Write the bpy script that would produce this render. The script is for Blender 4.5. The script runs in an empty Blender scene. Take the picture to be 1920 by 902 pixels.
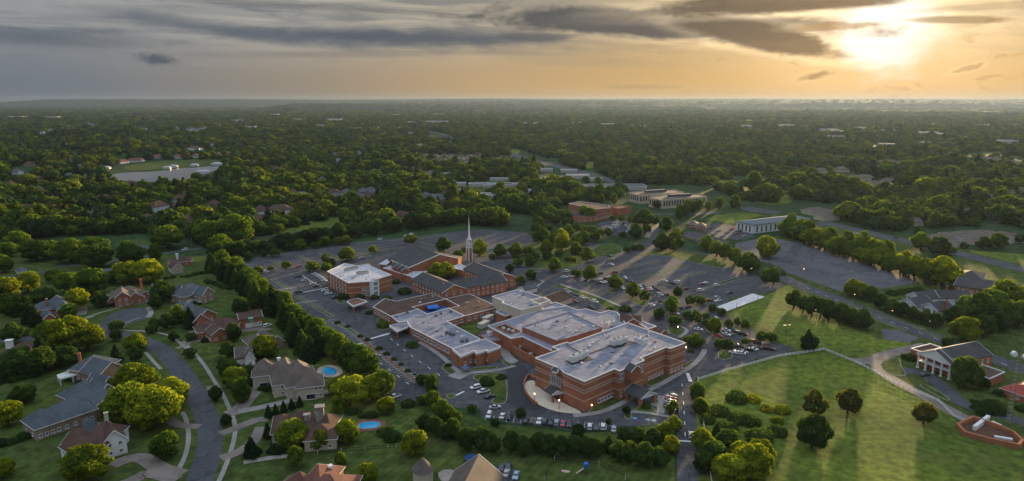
import bpy, math, random
import numpy as np
from mathutils import Vector, Matrix
random.seed(7); RNG = np.random.default_rng(7)
SC = bpy.context.scene; COL = SC.collection
# ------------------------------------------------------------------ camera
F = 1280.0; HC = 120.0; PITCH = math.atan((451-188)/F); SP, CP = math.sin(PITCH), math.cos(PITCH)
cd = bpy.data.cameras.new('camera'); cam = bpy.data.objects.new('camera', cd); COL.objects.link(cam)
cam.location = (0, 0, HC); cam.rotation_euler = (math.pi/2-PITCH, 0, 0)
cd.sensor_width = 36; cd.lens = 36*F/1920; cd.clip_start = 1; cd.clip_end = 90000
SC.camera = cam
# ------------------------------------------------------------------ light
EXPOSURE = 1.25
SUN_AZ, SUN_EL = math.radians(27.7), math.radians(5.4)
SUN = Vector((math.sin(SUN_AZ)*math.cos(SUN_EL), math.cos(SUN_AZ)*math.cos(SUN_EL), math.sin(SUN_EL)))
sl = bpy.data.lights.new('sun', 'SUN'); sl.energy = 4.7; sl.angle = math.radians(2.2); sl.color = (1, .70, .36)
so = bpy.data.objects.new('sun', sl); COL.objects.link(so)
so.rotation_euler = (-SUN).to_track_quat('-Z', 'Y').to_euler(); so.location = SUN*3000
SC.view_settings.view_transform = 'Standard'; SC.view_settings.look = 'None'
SC.view_settings.exposure = EXPOSURE; SC.view_settings.gamma = 1
cy = SC.cycles
cy.max_bounces = 5; cy.diffuse_bounces = 2; cy.glossy_bounces = 2; cy.transmission_bounces = 3; cy.volume_bounces = 1
cy.transparent_max_bounces = 4; cy.use_denoising = True; cy.caustics_reflective = False; cy.caustics_refractive = False
cy.sample_clamp_indirect = 4

def ray(x, y):
    u, v = (x-960)/F, (451-y)/F
    return u, CP+v*SP, -SP+v*CP
def azel(x, y):
    a, b, c = ray(x, y); return math.atan2(a, b), math.atan2(c, math.hypot(a, b))

class NT:                                   # small node helper
    def __init__(s, nt): s.nt = nt; nt.nodes.clear()
    def n(s, t, **k):
        o = s.nt.nodes.new(t)
        for a, b in k.items(): setattr(o, a, b)
        return o
    def l(s, a, b): s.nt.links.new(a, b)
    def put(s, sock, v):
        if isinstance(v, bpy.types.NodeSocket): s.l(v, sock)
        else: sock.default_value = v
    def m(s, op, a, b=0.0, c=0.0, clamp=False):
        o = s.n('ShaderNodeMath', operation=op, use_clamp=clamp)
        for i, v in enumerate((a, b, c)): s.put(o.inputs[i], v)
        return o.outputs[0]
    def ss(s, x, lo, hi, a=0.0, b=1.0):
        o = s.n('ShaderNodeMapRange', interpolation_type='SMOOTHSTEP')
        for i, v in enumerate((x, lo, hi, a, b)): s.put(o.inputs[i], v)
        return o.outputs[0]
    def mix(s, f, a, b, blend='MIX'):
        o = s.n('ShaderNodeMix', data_type='RGBA', blend_type=blend)
        s.put(o.inputs[0], f); s.put(o.inputs[6], a if isinstance(a, bpy.types.NodeSocket) else (*a, 1)); s.put(o.inputs[7], b if isinstance(b, bpy.types.NodeSocket) else (*b, 1))
        return o.outputs[2]
    def noise(s, vec, scale, detail=4, rough=.55, dist=0.0):
        o = s.n('ShaderNodeTexNoise'); s.l(vec, o.inputs['Vector']) if vec else None
        o.inputs['Scale'].default_value = scale; o.inputs['Detail'].default_value = detail
        o.inputs['Roughness'].default_value = rough; o.inputs['Distortion'].default_value = dist
        return o.outputs[0]
    def comb(s, x, y, z):
        o = s.n('ShaderNodeCombineXYZ')
        for i, v in enumerate((x, y, z)): s.put(o.inputs[i], v)
        return o.outputs[0]
    def ramp(s, x, stops):
        o = s.n('ShaderNodeValToRGB'); s.l(x, o.inputs[0]); e = o.color_ramp.elements
        while len(e) < len(stops): e.new(.5)
        for el, (p, c) in zip(e, stops): el.position = p; el.color = (*c, 1)
        return o.outputs[0]

def make_world():
    w = bpy.data.worlds.new('World'); SC.world = w; w.use_nodes = True
    t = NT(w.node_tree)
    out = t.n('ShaderNodeOutputWorld'); bg = t.n('ShaderNodeBackground'); bg.inputs[1].default_value = .1
    t.l(bg.outputs[0], out.inputs[0])
    sky = t.n('ShaderNodeTexSky'); sky.sky_type = 'NISHITA'; sky.sun_disc = False
    sky.sun_elevation = SUN_EL; sky.sun_rotation = SUN_AZ; sky.air_density = 1.2; sky.dust_density = 2.0
    g = t.n('ShaderNodeTexCoord').outputs['Generated']
    sep = t.n('ShaderNodeSeparateXYZ'); t.l(g, sep.inputs[0]); X, Y, Z = sep.outputs
    az = t.m('ARCTAN2', X, Y)
    el = t.m('ARCSINE', Z)
    dt = t.n('ShaderNodeVectorMath', operation='DOT_PRODUCT'); t.l(g, dt.inputs[0]); dt.inputs[1].default_value = SUN
    d = dt.outputs['Value']
    ang = t.m('ARCCOSINE', t.m('MINIMUM', d, .99999))             # angle to the sun
    a01 = t.m('DIVIDE', ang, math.pi, clamp=True)
    # high veil of cloud: warm towards the sun, blue-grey away from it
    veil = t.ramp(a01, [(0, (.84, .70, .44)), (.05, (.66, .50, .28)), (.11, (.44, .355, .235)), (.17, (.44, .385, .30)), (.25, (.39, .37, .335)), (.36, (.27, .29, .315)), (.6, (.17, .215, .285)), (1, (.17, .215, .285))])
    low = t.ramp(a01, [(0, (.72, .45, .16)), (.10, (.60, .37, .125)), (.17, (.50, .32, .14)), (.24, (.30, .235, .165)), (.33, (.15, .175, .21)), (.6, (.12, .145, .18)), (1, (.12, .145, .18))])
    ce = t.m('MULTIPLY', el, 1.0)
    hz = t.ss(ce, math.radians(.2), math.radians(6.2), 1, 0)
    base = t.mix(hz, veil, low)
    base = t.mix(t.ss(el, math.radians(9), math.radians(50), 0, .9), base, (.98, 1.13, 1.36))
    # plane projection for the streaks of high cloud
    zz = t.m('ADD', t.m('MAXIMUM', Z, 0.0), .05)
    px = t.m('DIVIDE', X, zz); py = t.m('DIVIDE', Y, zz)
    pl = t.comb(t.m('MULTIPLY', px, .42), t.m('ADD', py, t.m('MULTIPLY', px, -.18)), 0)
    st = t.noise(pl, .85, 7, .62, .6)
    st2 = t.noise(t.comb(t.m('MULTIPLY', az, 5.0), t.m('MULTIPLY', el, 46.0), 3.1), 1.0, 6, .6, .8)
    up = t.ss(el, math.radians(1.5), math.radians(5.5))
    dk = t.m('MULTIPLY', t.ss(st, .47, .62), up)
    dk2 = t.m('MULTIPLY', t.m('MULTIPLY', t.ss(st2, .47, .64), up), .75)
    base = t.mix(t.m('MULTIPLY', dk, .55), base, t.mix(.6, base, (.09, .115, .15)))
    base = t.mix(t.m('MULTIPLY', dk2, t.ss(ang, .25, .7, .25, 1.0)), base, t.mix(.72, base, (.08, .11, .15)))
    lt = t.m('MULTIPLY', t.ss(st2, .50, .30), up)
    base = t.mix(t.m('MULTIPLY', lt, .5), base, t.mix(.5, t.mix(1.0, base, (1.5, 1.42, 1.3), 'MULTIPLY'), base))
    # sun glow behind thin cloud
    azc = t.m('SUBTRACT', az, SUN_AZ)
    wn = t.noise(t.comb(t.m('MULTIPLY', az, 16.0), t.m('MULTIPLY', el, 30.0), 1.7), 1.0, 6, .62, .4)
    ang2 = t.m('ADD', ang, t.m('MULTIPLY', t.m('SUBTRACT', wn, .5), .085))
    glow = t.ss(ang2, .078, .030); glow2 = t.ss(ang2, .26, .03)
    base = t.mix(t.m('MULTIPLY', glow2, .75), base, t.mix(1.0, base, (.20, .165, .12), 'ADD'))
    base = t.mix(glow, base, (1.05, 1.0, .93))
    # nearer, darker clouds: each an ellipse on the sky whose edge is broken by noise
    n1 = t.noise(t.comb(t.m('MULTIPLY', az, 11.0), t.m('MULTIPLY', el, 40.0), 0.3), 1.0, 8, .62, .5)
    n2 = t.noise(t.comb(t.m('MULTIPLY', az, 45.0), t.m('MULTIPLY', el, 90.0), 5.3), 1.0, 5, .65, .3)
    n3 = t.noise(t.comb(t.m('MULTIPLY', az, 90.0), t.m('MULTIPLY', el, 170.0), 9.1), 1.0, 5, .6, .3)
    jit = t.m('ADD', t.m('MULTIPLY', t.m('SUBTRACT', n1, .5), 2.6), t.m('MULTIPLY', t.m('SUBTRACT', n2, .5), .9))
    def cloud(cx, cyy, hw, hh, slope, soft, amt, col, rim):
        nonlocal base
        a0, e0 = azel(cx, cyy); k = 1.0/F
        da = t.m('SUBTRACT', az, a0)
        de = t.m('SUBTRACT', t.m('SUBTRACT', el, e0), t.m('MULTIPLY', da, slope))
        q = t.m('SQRT', t.m('ADD', t.m('POWER', t.m('ABSOLUTE', t.m('DIVIDE', da, hw*k)), 2.0), t.m('POWER', t.m('ABSOLUTE', t.m('DIVIDE', de, hh*k)), 2.0)))
        q = t.m('ADD', q, t.m('MULTIPLY', jit, .42) if hw > 45 else t.m('MULTIPLY', t.m('SUBTRACT', n3, .5), 1.9))
        if rim:
            r = t.m('MULTIPLY', t.ss(q, 1.0+soft*1.6, 1.0), t.ss(ang, .55, .1, 0, rim))
            base = t.mix(r, base, t.mix(1.0, base, (.30, .24, .15), 'ADD'))
        mk = t.m('MULTIPLY', t.ss(q, 1.0+soft*.5, 1.0-soft), amt)
        base = t.mix(mk, base, col)
    cloud(760, 70, 330, 19, -.01, .75, .93, (.062, .088, .128), 0)
    cloud(430, 58, 240, 14, -.10, .8, .8, (.085, .11, .15), 0)
    cloud(120, 75, 190, 16, 0.0, .9, .5, (.085, .105, .14), 0)
    cloud(640, 102, 330, 7, .02, .9, .35, (.10, .11, .13), 0)
    cloud(520, 8, 330, 7, -.03, .8, .45, (.11, .115, .12), 0)
    cloud(1225, 44, 340, 27, -.06, .35, .97, (.060, .072, .090), .8)
    cloud(1330, 22, 200, 12, .03, .5, .8, (.10, .095, .09), .6)
    cloud(1410, 64, 140, 25, -.22, .35, .95, (.075, .073, .072), .9)
    cloud(1470, 2, 250, 20, .02, .35, .95, (.085, .076, .070), .9)
    cloud(1560, 50, 60, 7, 0, .5, .7, (.30, .20, .11), .6)
    cloud(1010, 70, 75, 9, 0, .6, .8, (.075, .09, .115), .2)
    cloud(294, 112, 30, 9, -.1, .8, .85, (.055, .078, .115), 0)
    cloud(1534, 141, 26, 6, .2, .8, .75, (.18, .13, .065), .2)
    cloud(1795, 37, 64, 6, -.05, .5, .75, (.20, .15, .08), .2)
    cloud(1880, 10, 110, 6, 0, .6, .5, (.26, .20, .13), .2)
    cloud(1200, 163, 70, 5, 0, .6, .5, (.36, .24, .11), .1)
    cloud(1815, 128, 22, 5, .3, .5, .6, (.30, .20, .09), .4)
    pf = t.noise(t.comb(t.m('MULTIPLY', az, 26.0), t.m('MULTIPLY', el, 64.0), 7.7), 1.0, 7, .62, .6)
    pm = t.m('MULTIPLY', t.m('MULTIPLY', t.ss(pf, .56, .66), t.ss(ang, .40, .08)), t.ss(ang, .05, .10))
    base = t.mix(t.m('MULTIPLY', pm, .45), base, t.mix(1.0, base, (.55, .47, .40), 'MULTIPLY'))
    pl2 = t.m('MULTIPLY', t.m('MULTIPLY', t.ss(pf, .47, .36), t.ss(ang, .45, .10)), up)
    base = t.mix(t.m('MULTIPLY', pl2, .4), base, t.mix(1.0, base, (1.35, 1.25, 1.1), 'MULTIPLY'))
    full = t.mix(1.0, base, (10, 10, 10), 'MULTIPLY')
    ef = 2**-EXPOSURE
    full = t.mix(1.0, full, (ef, ef, ef), 'MULTIPLY')
    t.l(t.mix(.985, sky.outputs[0], full), bg.inputs[0])
make_world()
# ------------------------------------------------------------------ pixel -> place
CR = dict(P=(0,0,1), C1=(0,420,1.871), C2=(380,600,2.9875), C3=(580,420,3.007), C4=(880,500,3.007), C5=(820,700,3.692), C6=(1280,520,2.361),
  C7=(1000,320,3.758), C8=(1360,360,3.4286), C9=(0,160,3), C10=(600,180,3), C11=(1200,180,2.6667), C12=(980,580,4.509), C13=(880,520,5.0125),
  C14=(600,440,5.64), C15=(690,440,5.638), C16=(690,530,4.748), C17=(0,480,4.51), C18=(0,620,3.2), C19=(180,440,4.1), C20=(420,560,4.296),
  C21=(420,720,4.956), C22=(1640,560,2.636), C23=(400,420,4.1), C24=(1000,460,6.443), C25=(1240,480,4.511), C26=(1640,430,4.746), C27=(1160,700,4.467))
def Q(c, x, y): a, b, s = CR[c]; return a+x/s, b+y/s
def G(c, x, y, z=0.0):                       # where that direction meets the level z
    a, b, k = ray(*Q(c, x, y)); t = (z-HC)/k
    return Vector((a*t, b*t, z))
def GP(c, pts, z=0.0): return [G(c, x, y, z) for x, y in pts]
def ppm(p): return F/(p.y*CP-(p.z-HC)*SP)    # pixels per metre at a place
def proj(p):
    Zr = p[2]-HC; f = p[1]*CP-Zr*SP; return 960+F*p[0]/f, 451-F*(p[1]*SP+Zr*CP)/f

# ------------------------------------------------------------------ materials
MATS = {}
def material(name, col, rough=.85, var=.25, scale=.15, spec=.25, metal=0.0, var2=0.0, scale2=3.0, col2=None, emit=0, bump=0, bscale=None, crack=0, seam=0, stripe=0, dry=None):
    m = bpy.data.materials.new(name); m.use_nodes = True; t = NT(m.node_tree)
    out = t.n('ShaderNodeOutputMaterial'); b = t.n('ShaderNodeBsdfPrincipled'); t.l(b.outputs[0], out.inputs[0])
    g = t.n('ShaderNodeNewGeometry').outputs['Position']
    n = t.noise(g, scale, 5, .6)
    c2 = col2 if col2 else tuple(c*(1-var) for c in col)
    c1 = col if col2 else tuple(min(1, c*(1+var)) for c in col)
    c = t.mix(t.ss(n, .35, .65), c1, c2)
    if var2:
        k = t.noise(g, scale2, 3, .6)
        c = t.mix(1.0, c, t.mix(t.ss(k, .3, .7), (1-var2,)*3, (1+var2,)*3), 'MULTIPLY')
    if crack:                                    # tar-filled cracks and darker patches
        vo = t.n('ShaderNodeTexVoronoi', feature='DISTANCE_TO_EDGE'); vo.inputs['Scale'].default_value = crack
        wv = t.n('ShaderNodeVectorMath', operation='ADD'); t.l(g, wv.inputs[0]); nz = t.n('ShaderNodeTexNoise'); t.l(g, nz.inputs['Vector']); nz.inputs['Scale'].default_value = .12
        sc = t.n('ShaderNodeVectorMath', operation='SCALE'); t.l(nz.outputs[1], sc.inputs[0]); sc.inputs['Scale'].default_value = 9; t.l(sc.outputs[0], wv.inputs[1]); t.l(wv.outputs[0], vo.inputs['Vector'])
        c = t.mix(t.m('MULTIPLY', t.ss(vo.outputs['Distance']  , .03, .0), .4), c, (.018, .018, .021))
        pt = t.noise(g, .055, 2, .4); c = t.mix(t.m('MULTIPLY', t.ss(pt, .60, .66), .22), c, (.028, .030, .036))
    if seam:
        mp = t.n('ShaderNodeMapping'); t.l(g, mp.inputs[0]); mp.inputs['Rotation'].default_value = (0, 0, -.74)
        br = t.n('ShaderNodeTexBrick'); t.l(mp.outputs[0], br.inputs['Vector']); br.inputs['Scale'].default_value = 1; br.inputs['Brick Width'].default_value = 16; br.inputs['Row Height'].default_value = 3.2; br.inputs['Mortar Size'].default_value = .12
        br.inputs['Color1'].default_value = (1, 1, 1, 1); br.inputs['Color2'].default_value = (.86, .87, .89, 1); br.inputs['Mortar'].default_value = (.62, .62, .64, 1)
        c = t.mix(seam, c, t.mix(1.0, c, br.outputs[0], 'MULTIPLY'))
        pd = t.noise(g, .16, 4, .6, .8); c = t.mix(t.m('MULTIPLY', t.ss(pd, .56, .68), .45), c, t.mix(1.0, c, (.55, .56, .58), 'MULTIPLY'))
    if dry: dn_ = t.noise(g, .045, 5, .65, .5); c = t.mix(t.m('MULTIPLY', t.ss(dn_, .52, .70), .55), c, dry)
    if stripe:
        wa = t.n('ShaderNodeTexWave'); mp = t.n('ShaderNodeMapping'); t.l(g, mp.inputs[0]); mp.inputs['Rotation'].default_value = (0, 0, .5); t.l(mp.outputs[0], wa.inputs['Vector']); wa.inputs['Scale'].default_value = .12; wa.inputs['Distortion'].default_value = 1.2
        c = t.mix(1.0, c, t.mix(wa.outputs[1], (1-stripe,)*3, (1+stripe,)*3), 'MULTIPLY')
    t.l(c, b.inputs['Base Color']); b.inputs['Roughness'].default_value = rough
    b.inputs['Specular IOR Level'].default_value = spec; b.inputs['Metallic'].default_value = metal
    if emit: t.l(c, b.inputs['Emission Color']); b.inputs['Emission Strength'].default_value = emit
    if bump:
        bm = t.n('ShaderNodeBump'); bm.inputs['Strength'].default_value = bump; bm.inputs['Distance'].default_value = .5
        t.l(t.noise(g, bscale or scale2, 4, .6), bm.inputs['Height']); t.l(bm.outputs[0], b.inputs['Normal'])
    MATS[name] = m
    return m
M = material
M('grass', (.068, .098, .022), .95, .3, .03, .05, var2=.34, scale2=.22, col2=(.050, .076, .020), bump=.6, stripe=.09, dry=(.095, .098, .034))
M('meadow', (.145, .185, .028), .95, .3, .02, .05, var2=.38, scale2=.3, col2=(.082, .120, .022), bump=.6, bscale=1.6, dry=(.125, .125, .035))
M('ground', (.032, .064, .022), .95, .3, .012, .05, var2=.3, scale2=.15, col2=(.024, .046, .020))
M('asphalt', (.088, .090, .098), .95, .2, .03, .08, var2=.22, scale2=.3, col2=(.066, .068, .077), crack=.055)
M('road', (.094, .098, .110), .95, .2, .05, .08, var2=.12, scale2=.8, col2=(.076, .080, .092), crack=.07)
M('fresh_asphalt', (.03, .032, .038), .8, .15, .05, .3, var2=.1)
M('gravel', (.125, .125, .140), .95, .2, .02, .08, var2=.15, scale2=.4, col2=(.09, .09, .104), crack=.03)
M('concrete', (.27, .26, .245), .9, .12, .1, .1, var2=.14, scale2=1.0)
M('driveway', (.20, .17, .15), .85, .15, .1, .25, var2=.12, crack=.12)
M('white_paint', (.62, .62, .62), .6, .12, .3, .3, var2=.12, scale2=2.0)
M('blue_paint', (.10, .32, .50), .6, .12, .3, .3)
M('brick', (.355, .138, .078), .92, .16, .12, .12, var2=.14, scale2=2.5)
M('brick_orange', (.36, .145, .075), .92, .16, .2, .12, var2=.14, scale2=2.5)
M('brick_pale', (.30, .21, .15), .9, .16, .2, .2, var2=.14, scale2=2.5)
M('band', (.52, .38, .30), .85, .1, .3)
M('cream', (.58, .50, .39), .85, .1, .1, var2=.06)
M('stucco', (.50, .43, .33), .85, .1, .15, var2=.08)
M('white', (.74, .74, .73), .6, .05, .2, .35)
M('siding', (.66, .68, .72), .6, .06, .2, .3)
M('membrane', (.285, .282, .330), .9, .2, .09, .12, var2=.18, scale2=.35, col2=(.205, .220, .270), seam=1.0)
M('membrane_white', (.50, .50, .54), .85, .1, .08, .12, var2=.12, scale2=.4, seam=.7)
M('shingle_dark', (.062, .062, .066), .85, .12, .2, .25, var2=.14, scale2=1.5)
M('shingle_slate', (.085, .10, .115), .85, .15, .2, .25, var2=.14, scale2=1.5)
M('shingle_brown', (.098, .062, .050), .92, .15, .15, .1, var2=.14, scale2=1.5)
M('shingle_tan', (.125, .100, .085), .85, .15, .2, .25, var2=.14, scale2=1.5)
M('shingle_red', (.17, .075, .055), .85, .15, .2, .25, var2=.14, scale2=1.5)
M('metal_blue', (.055, .10, .135), .5, .1, .2, .4)
M('red_roof', (.34, .05, .035), .6, .1, .2, .3)
M('hvac', (.62, .62, .60), .5, .1, .6, .4)
M('steel', (.22, .23, .24), .4, .1, .5, .5, metal=.6)
M('glass', (.035, .045, .055), .12, .2, .3, .8)
M('glass_green', (.10, .26, .20), .15, .2, .3, .8)
M('dark', (.02, .02, .022), .7, .2, .5)
M('mulch', (.11, .055, .035), .95, .2, .4)
M('bark', (.075, .055, .04), .95, .25, 1.5)
M('wood', (.16, .11, .07), .9, .2, .5)
M('awning', (.02, .16, .55), .6, .1, .3)
M('play_surface', (.02, .14, .42), .8, .15, .3)
M('pool', (.03, .33, .62), .12, .1, .5, .6)
M('tyre', (.015, .015, .016), .8, .1, 1)
M('headlight', (.7, .7, .7), .2, .02, 1)
M('taillight', (.30, .01, .01), .3, .02, 1)
M('tarp', (.50, .47, .40), .7, .1, .4)
M('lamp_glow', (1.0, .55, .22), .5, .02, 1, emit=5)
M('stone', (.30, .27, .24), .9, .2, .4)
M('far_wall', (.42, .40, .38), .85, .15, .02)
M('hill', (.018, .032, .022), .95, .3, .003, .02, var2=.35, scale2=.012)
CARC = dict(white=(.72, .72, .72), silver=(.42, .43, .45), black=(.015, .016, .02), dark_grey=(.06, .065, .075), blue=(.03, .08, .22), red=(.40, .025, .03), maroon=(.16, .02, .02), tan=(.35, .29, .20), green=(.04, .10, .07), yellow_green=(.45, .50, .03), pink=(.5, .07, .13), orange=(.45, .12, .03), light_blue=(.28, .38, .50))
for k, c in CARC.items(): M('car_'+k, c, .28, .03, .5, .6)
def water_mat():
    m = bpy.data.materials.new('water'); m.use_nodes = True; t = NT(m.node_tree)
    out = t.n('ShaderNodeOutputMaterial'); b = t.n('ShaderNodeBsdfPrincipled'); t.l(b.outputs[0], out.inputs[0])
    b.inputs['Base Color'].default_value = (.06, .065, .075, 1); b.inputs['Roughness'].default_value = .07; b.inputs['IOR'].default_value = 1.33
    bm = t.n('ShaderNodeBump'); bm.inputs['Strength'].default_value = .15
    g = t.n('ShaderNodeNewGeometry').outputs['Position']; t.l(t.noise(g, .25, 3), bm.inputs['Height']); t.l(bm.outputs[0], b.inputs['Normal'])
    MATS['water'] = m
water_mat()
def leaf_mat(name='leaf', col=None, trans=.45):
    m = bpy.data.materials.new(name); m.use_nodes = True; t = NT(m.node_tree)
    out = t.n('ShaderNodeOutputMaterial')
    oi = t.n('ShaderNodeObjectInfo'); at = t.n('ShaderNodeAttribute', attribute_name='tone')
    c = t.mix(1.0, col if col else oi.outputs['Color'], t.mix(at.outputs['Fac'], (.55, .62, .66), (1.5, 1.42, 1.2)), 'MULTIPLY')
    c = t.mix(oi.outputs['Random'], t.mix(1.0, c, (.78, .86, .9), 'MULTIPLY'), t.mix(1.0, c, (1.18, 1.10, .95), 'MULTIPLY'))
    df = t.n('ShaderNodeBsdfDiffuse'); tr = t.n('ShaderNodeBsdfTranslucent')
    t.l(c, df.inputs[0]); t.l(t.mix(1.0, c, (2.2, 2.0, .7), 'MULTIPLY'), tr.inputs[0])
    mx = t.n('ShaderNodeMixShader'); mx.inputs[0].default_value = trans
    t.l(df.outputs[0], mx.inputs[1]); t.l(tr.outputs[0], mx.inputs[2]); t.l(mx.outputs[0], out.inputs[0])
    MATS[name] = m; return m
leaf_mat()

# ------------------------------------------------------------------ mesh helpers
def link(o, parent=None):
    COL.objects.link(o)
    if parent is not None: o.parent = parent
    return o
def tag(o, label=None, cat=None, group=None, kind=None):
    if label: o['label'] = label
    if cat: o['category'] = cat
    if group: o['group'] = group
    if kind: o['kind'] = kind
    return o
def thing(name, loc, label, cat, group=None, rz=0):
    o = bpy.data.objects.new(name, None); o.empty_display_size = .5; link(o); o.location = loc; o.rotation_euler.z = rz
    return tag(o, label, cat, group)
def world_loc(o):
    v = Vector((0, 0, 0))
    while o is not None: v += o.location; o = o.parent
    return v
class MB:
    def __init__(s): s.v = []; s.f = []; s.mi = []
    def add(s, vs, fs, mi=0):
        n = len(s.v); s.v += [Vector(v) for v in vs]; s.f += [[n+i for i in f] for f in fs]; s.mi += [mi]*len(fs); return s
    def box(s, c, size, rz=0, mi=0):
        cx, cyy, cz = c; a, b, d = size[0]/2, size[1]/2, size[2]/2; co, si = math.cos(rz), math.sin(rz)
        vs = [(cx+x*co-y*si, cyy+x*si+y*co, cz+z) for x in (-a, a) for y in (-b, b) for z in (-d, d)]
        return s.add(vs, [(0,1,3,2),(4,6,7,5),(0,4,5,1),(2,3,7,6),(0,2,6,4),(1,5,7,3)], mi)
    def bar(s, p, q, w, h, mi=0):                # box along p-q, axis on the line
        p, q = Vector(p), Vector(q); d = q-p; L = d.length; d /= L
        up = Vector((0,0,1)) if abs(d.z) < .95 else Vector((1,0,0)); sd = d.cross(up).normalized(); up = sd.cross(d)
        vs = [e+sd*a*w/2+up*b*h/2 for e in (p, q) for a, b in ((-1,-1),(1,-1),(1,1),(-1,1))]
        return s.add(vs, [(0,3,2,1),(4,5,6,7),(0,1,5,4),(1,2,6,5),(2,3,7,6),(3,0,4,7)], mi)
    def prism(s, poly, z0, z1, cap=True, bottom=False, mi=0):
        n = len(poly); vs = [(p[0], p[1], z0) for p in poly]+[(p[0], p[1], z1) for p in poly]
        a = sum(poly[i][0]*poly[(i+1)%n][1]-poly[(i+1)%n][0]*poly[i][1] for i in range(n))
        fs = [(i, (i+1)%n, n+(i+1)%n, n+i) if a > 0 else (i, n+i, n+(i+1)%n, (i+1)%n) for i in range(n)]
        r = list(range(n, 2*n))
        if cap: fs.append(r if a > 0 else r[::-1])
        if bottom: fs.append(list(range(n))[::-1] if a > 0 else list(range(n)))
        return s.add(vs, fs, mi)
    def ring(s, outer, inner, z0, z1, mi=0):
        n = len(outer); vs = [(*p[:2], z) for z in (z0, z1) for r in (outer, inner) for p in r]
        fs = []
        for i in range(n):
            j = (i+1)%n
            fs += [(i, j, 2*n+j, 2*n+i), (n+i, 3*n+i, 3*n+j, n+j), (2*n+i, 2*n+j, 3*n+j, 3*n+i)]
        return s.add(vs, fs, mi)
    def cyl(s, c, r, z0, z1, n=10, r1=None, cap=True, mi=0):
        r1 = r if r1 is None else r1
        vs = [(c[0]+rr*math.cos(2*math.pi*i/n), c[1]+rr*math.sin(2*math.pi*i/n), z) for z, rr in ((z0, r), (z1, r1)) for i in range(n)]
        fs = [(i, (i+1)%n, n+(i+1)%n, n+i) for i in range(n)]
        if cap: fs += [list(range(n, 2*n)), list(range(n))[::-1]]
        return s.add(vs, fs, mi)
    def mesh(s, name, mats, org=None):
        me = bpy.data.meshes.new(name); o = Vector(org) if org is not None else Vector((0,0,0))
        me.from_pydata([v-o for v in s.v], [], s.f)
        for m in (mats if isinstance(mats, (list, tuple)) else [mats]): me.materials.append(MATS[m])
        if any(s.mi): me.polygons.foreach_set('material_index', s.mi)
        me.update(); return me
    def build(s, name, mats, parent=None, label=None):
        o = bpy.data.objects.new(name, s.mesh(name, mats, world_loc(parent))); link(o, parent)
        if label: o['label'] = label
        return o
def area2(p): return sum(p[i][0]*p[(i+1)%len(p)][1]-p[(i+1)%len(p)][0]*p[i][1] for i in range(len(p)))
def offset(poly, d):                             # d > 0 outwards
    n = len(poly); s = 1 if area2(poly) > 0 else -1; out = []
    for i in range(n):
        a, b, c = (Vector(poly[k%n][:2]) for k in (i-1, i, i+1))
        e1, e2 = (b-a).normalized(), (c-b).normalized()
        n1, n2 = Vector((e1.y, -e1.x))*s, Vector((e2.y, -e2.x))*s
        m = n1+n2; L = m.length
        if L < .2: m = n1; k = 1
        else: m /= L; k = 1/max(.35, m.dot(n1))
        out.append(b+m*d*k)
    return out
def smooth(pts, it=2, closed=True):
    pts = [Vector(p) for p in pts]
    for _ in range(it):
        o = []; n = len(pts)
        for i in range(n if closed else n-1):
            a, b = pts[i], pts[(i+1)%n]; o += [a*.75+b*.25, a*.25+b*.75]
        if not closed: o = [pts[0]]+o+[pts[-1]]
        pts = o
    return pts
def inside(p, poly):
    x, y = p[0], p[1]; r = False; n = len(poly); j = n-1
    for i in range(n):
        if (poly[i][1] > y) != (poly[j][1] > y) and x < (poly[j][0]-poly[i][0])*(y-poly[i][1])/(poly[j][1]-poly[i][1])+poly[i][0]: r = not r
        j = i
    return r
ZC = dict(lawn=.012, asphalt=.05, concrete=.11, paint=.17)
def sheet(name, kind, mat, pts, sm=0, label=None, parent=None, zz=None):     # flat ground patch
    if sm: pts = smooth(pts, sm)
    if zz is None: ZC[kind] += .003; zz = ZC[kind]
    b = MB(); n = len(pts); b.add([(p[0], p[1], zz) for p in pts], [list(range(n)) if area2(pts) > 0 else list(range(n))[::-1]])
    o = b.build(name, mat, parent)
    if parent is None: tag(o, label, kind='structure')
    elif label: o['label'] = label
    return o
def ribbon(pts, w, sm=2, closed=False):
    c = smooth(pts, sm, False) if sm else [Vector(p) for p in pts]
    L, R = [], []
    for i, p in enumerate(c):
        d = (c[min(i+1, len(c)-1)]-c[max(i-1, 0)]).to_2d().normalized(); nn = Vector((-d.y, d.x))
        ww = w[min(len(w)-1, int(i*len(w)/len(c)))] if isinstance(w, (list, tuple)) else w
        L.append(p.to_2d()+nn*ww/2); R.append(p.to_2d()-nn*ww/2)
    return R, L
def strip(name, kind, mat, pts, w, sm=2, label=None, parent=None):
    R, L = ribbon(pts, w, sm); ZC[kind] += .003; z = ZC[kind]; n = len(R); b = MB()
    b.add([(*p, z) for p in R]+[(*p, z) for p in L], [(i, i+1, n+i+1, n+i) for i in range(n-1)])
    o = b.build(name, mat, parent)
    if parent is None: tag(o, label, kind='structure')
    return o
def island(name, pts, mat='grass', sm=1, h=.17, kerb=.3, label=None):        # raised bed with a real kerb
    if sm: pts = smooth(pts, sm)
    if area2(pts) < 0: pts = pts[::-1]
    b = MB(); b.prism(offset(pts, -kerb), -.2, h-.02)
    o = b.build(name, mat); tag(o, label, kind='structure')
    k = MB(); k.ring(pts, offset(pts, -kerb), -.2, h); k.build('kerb', 'concrete', o)
    return o
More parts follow.
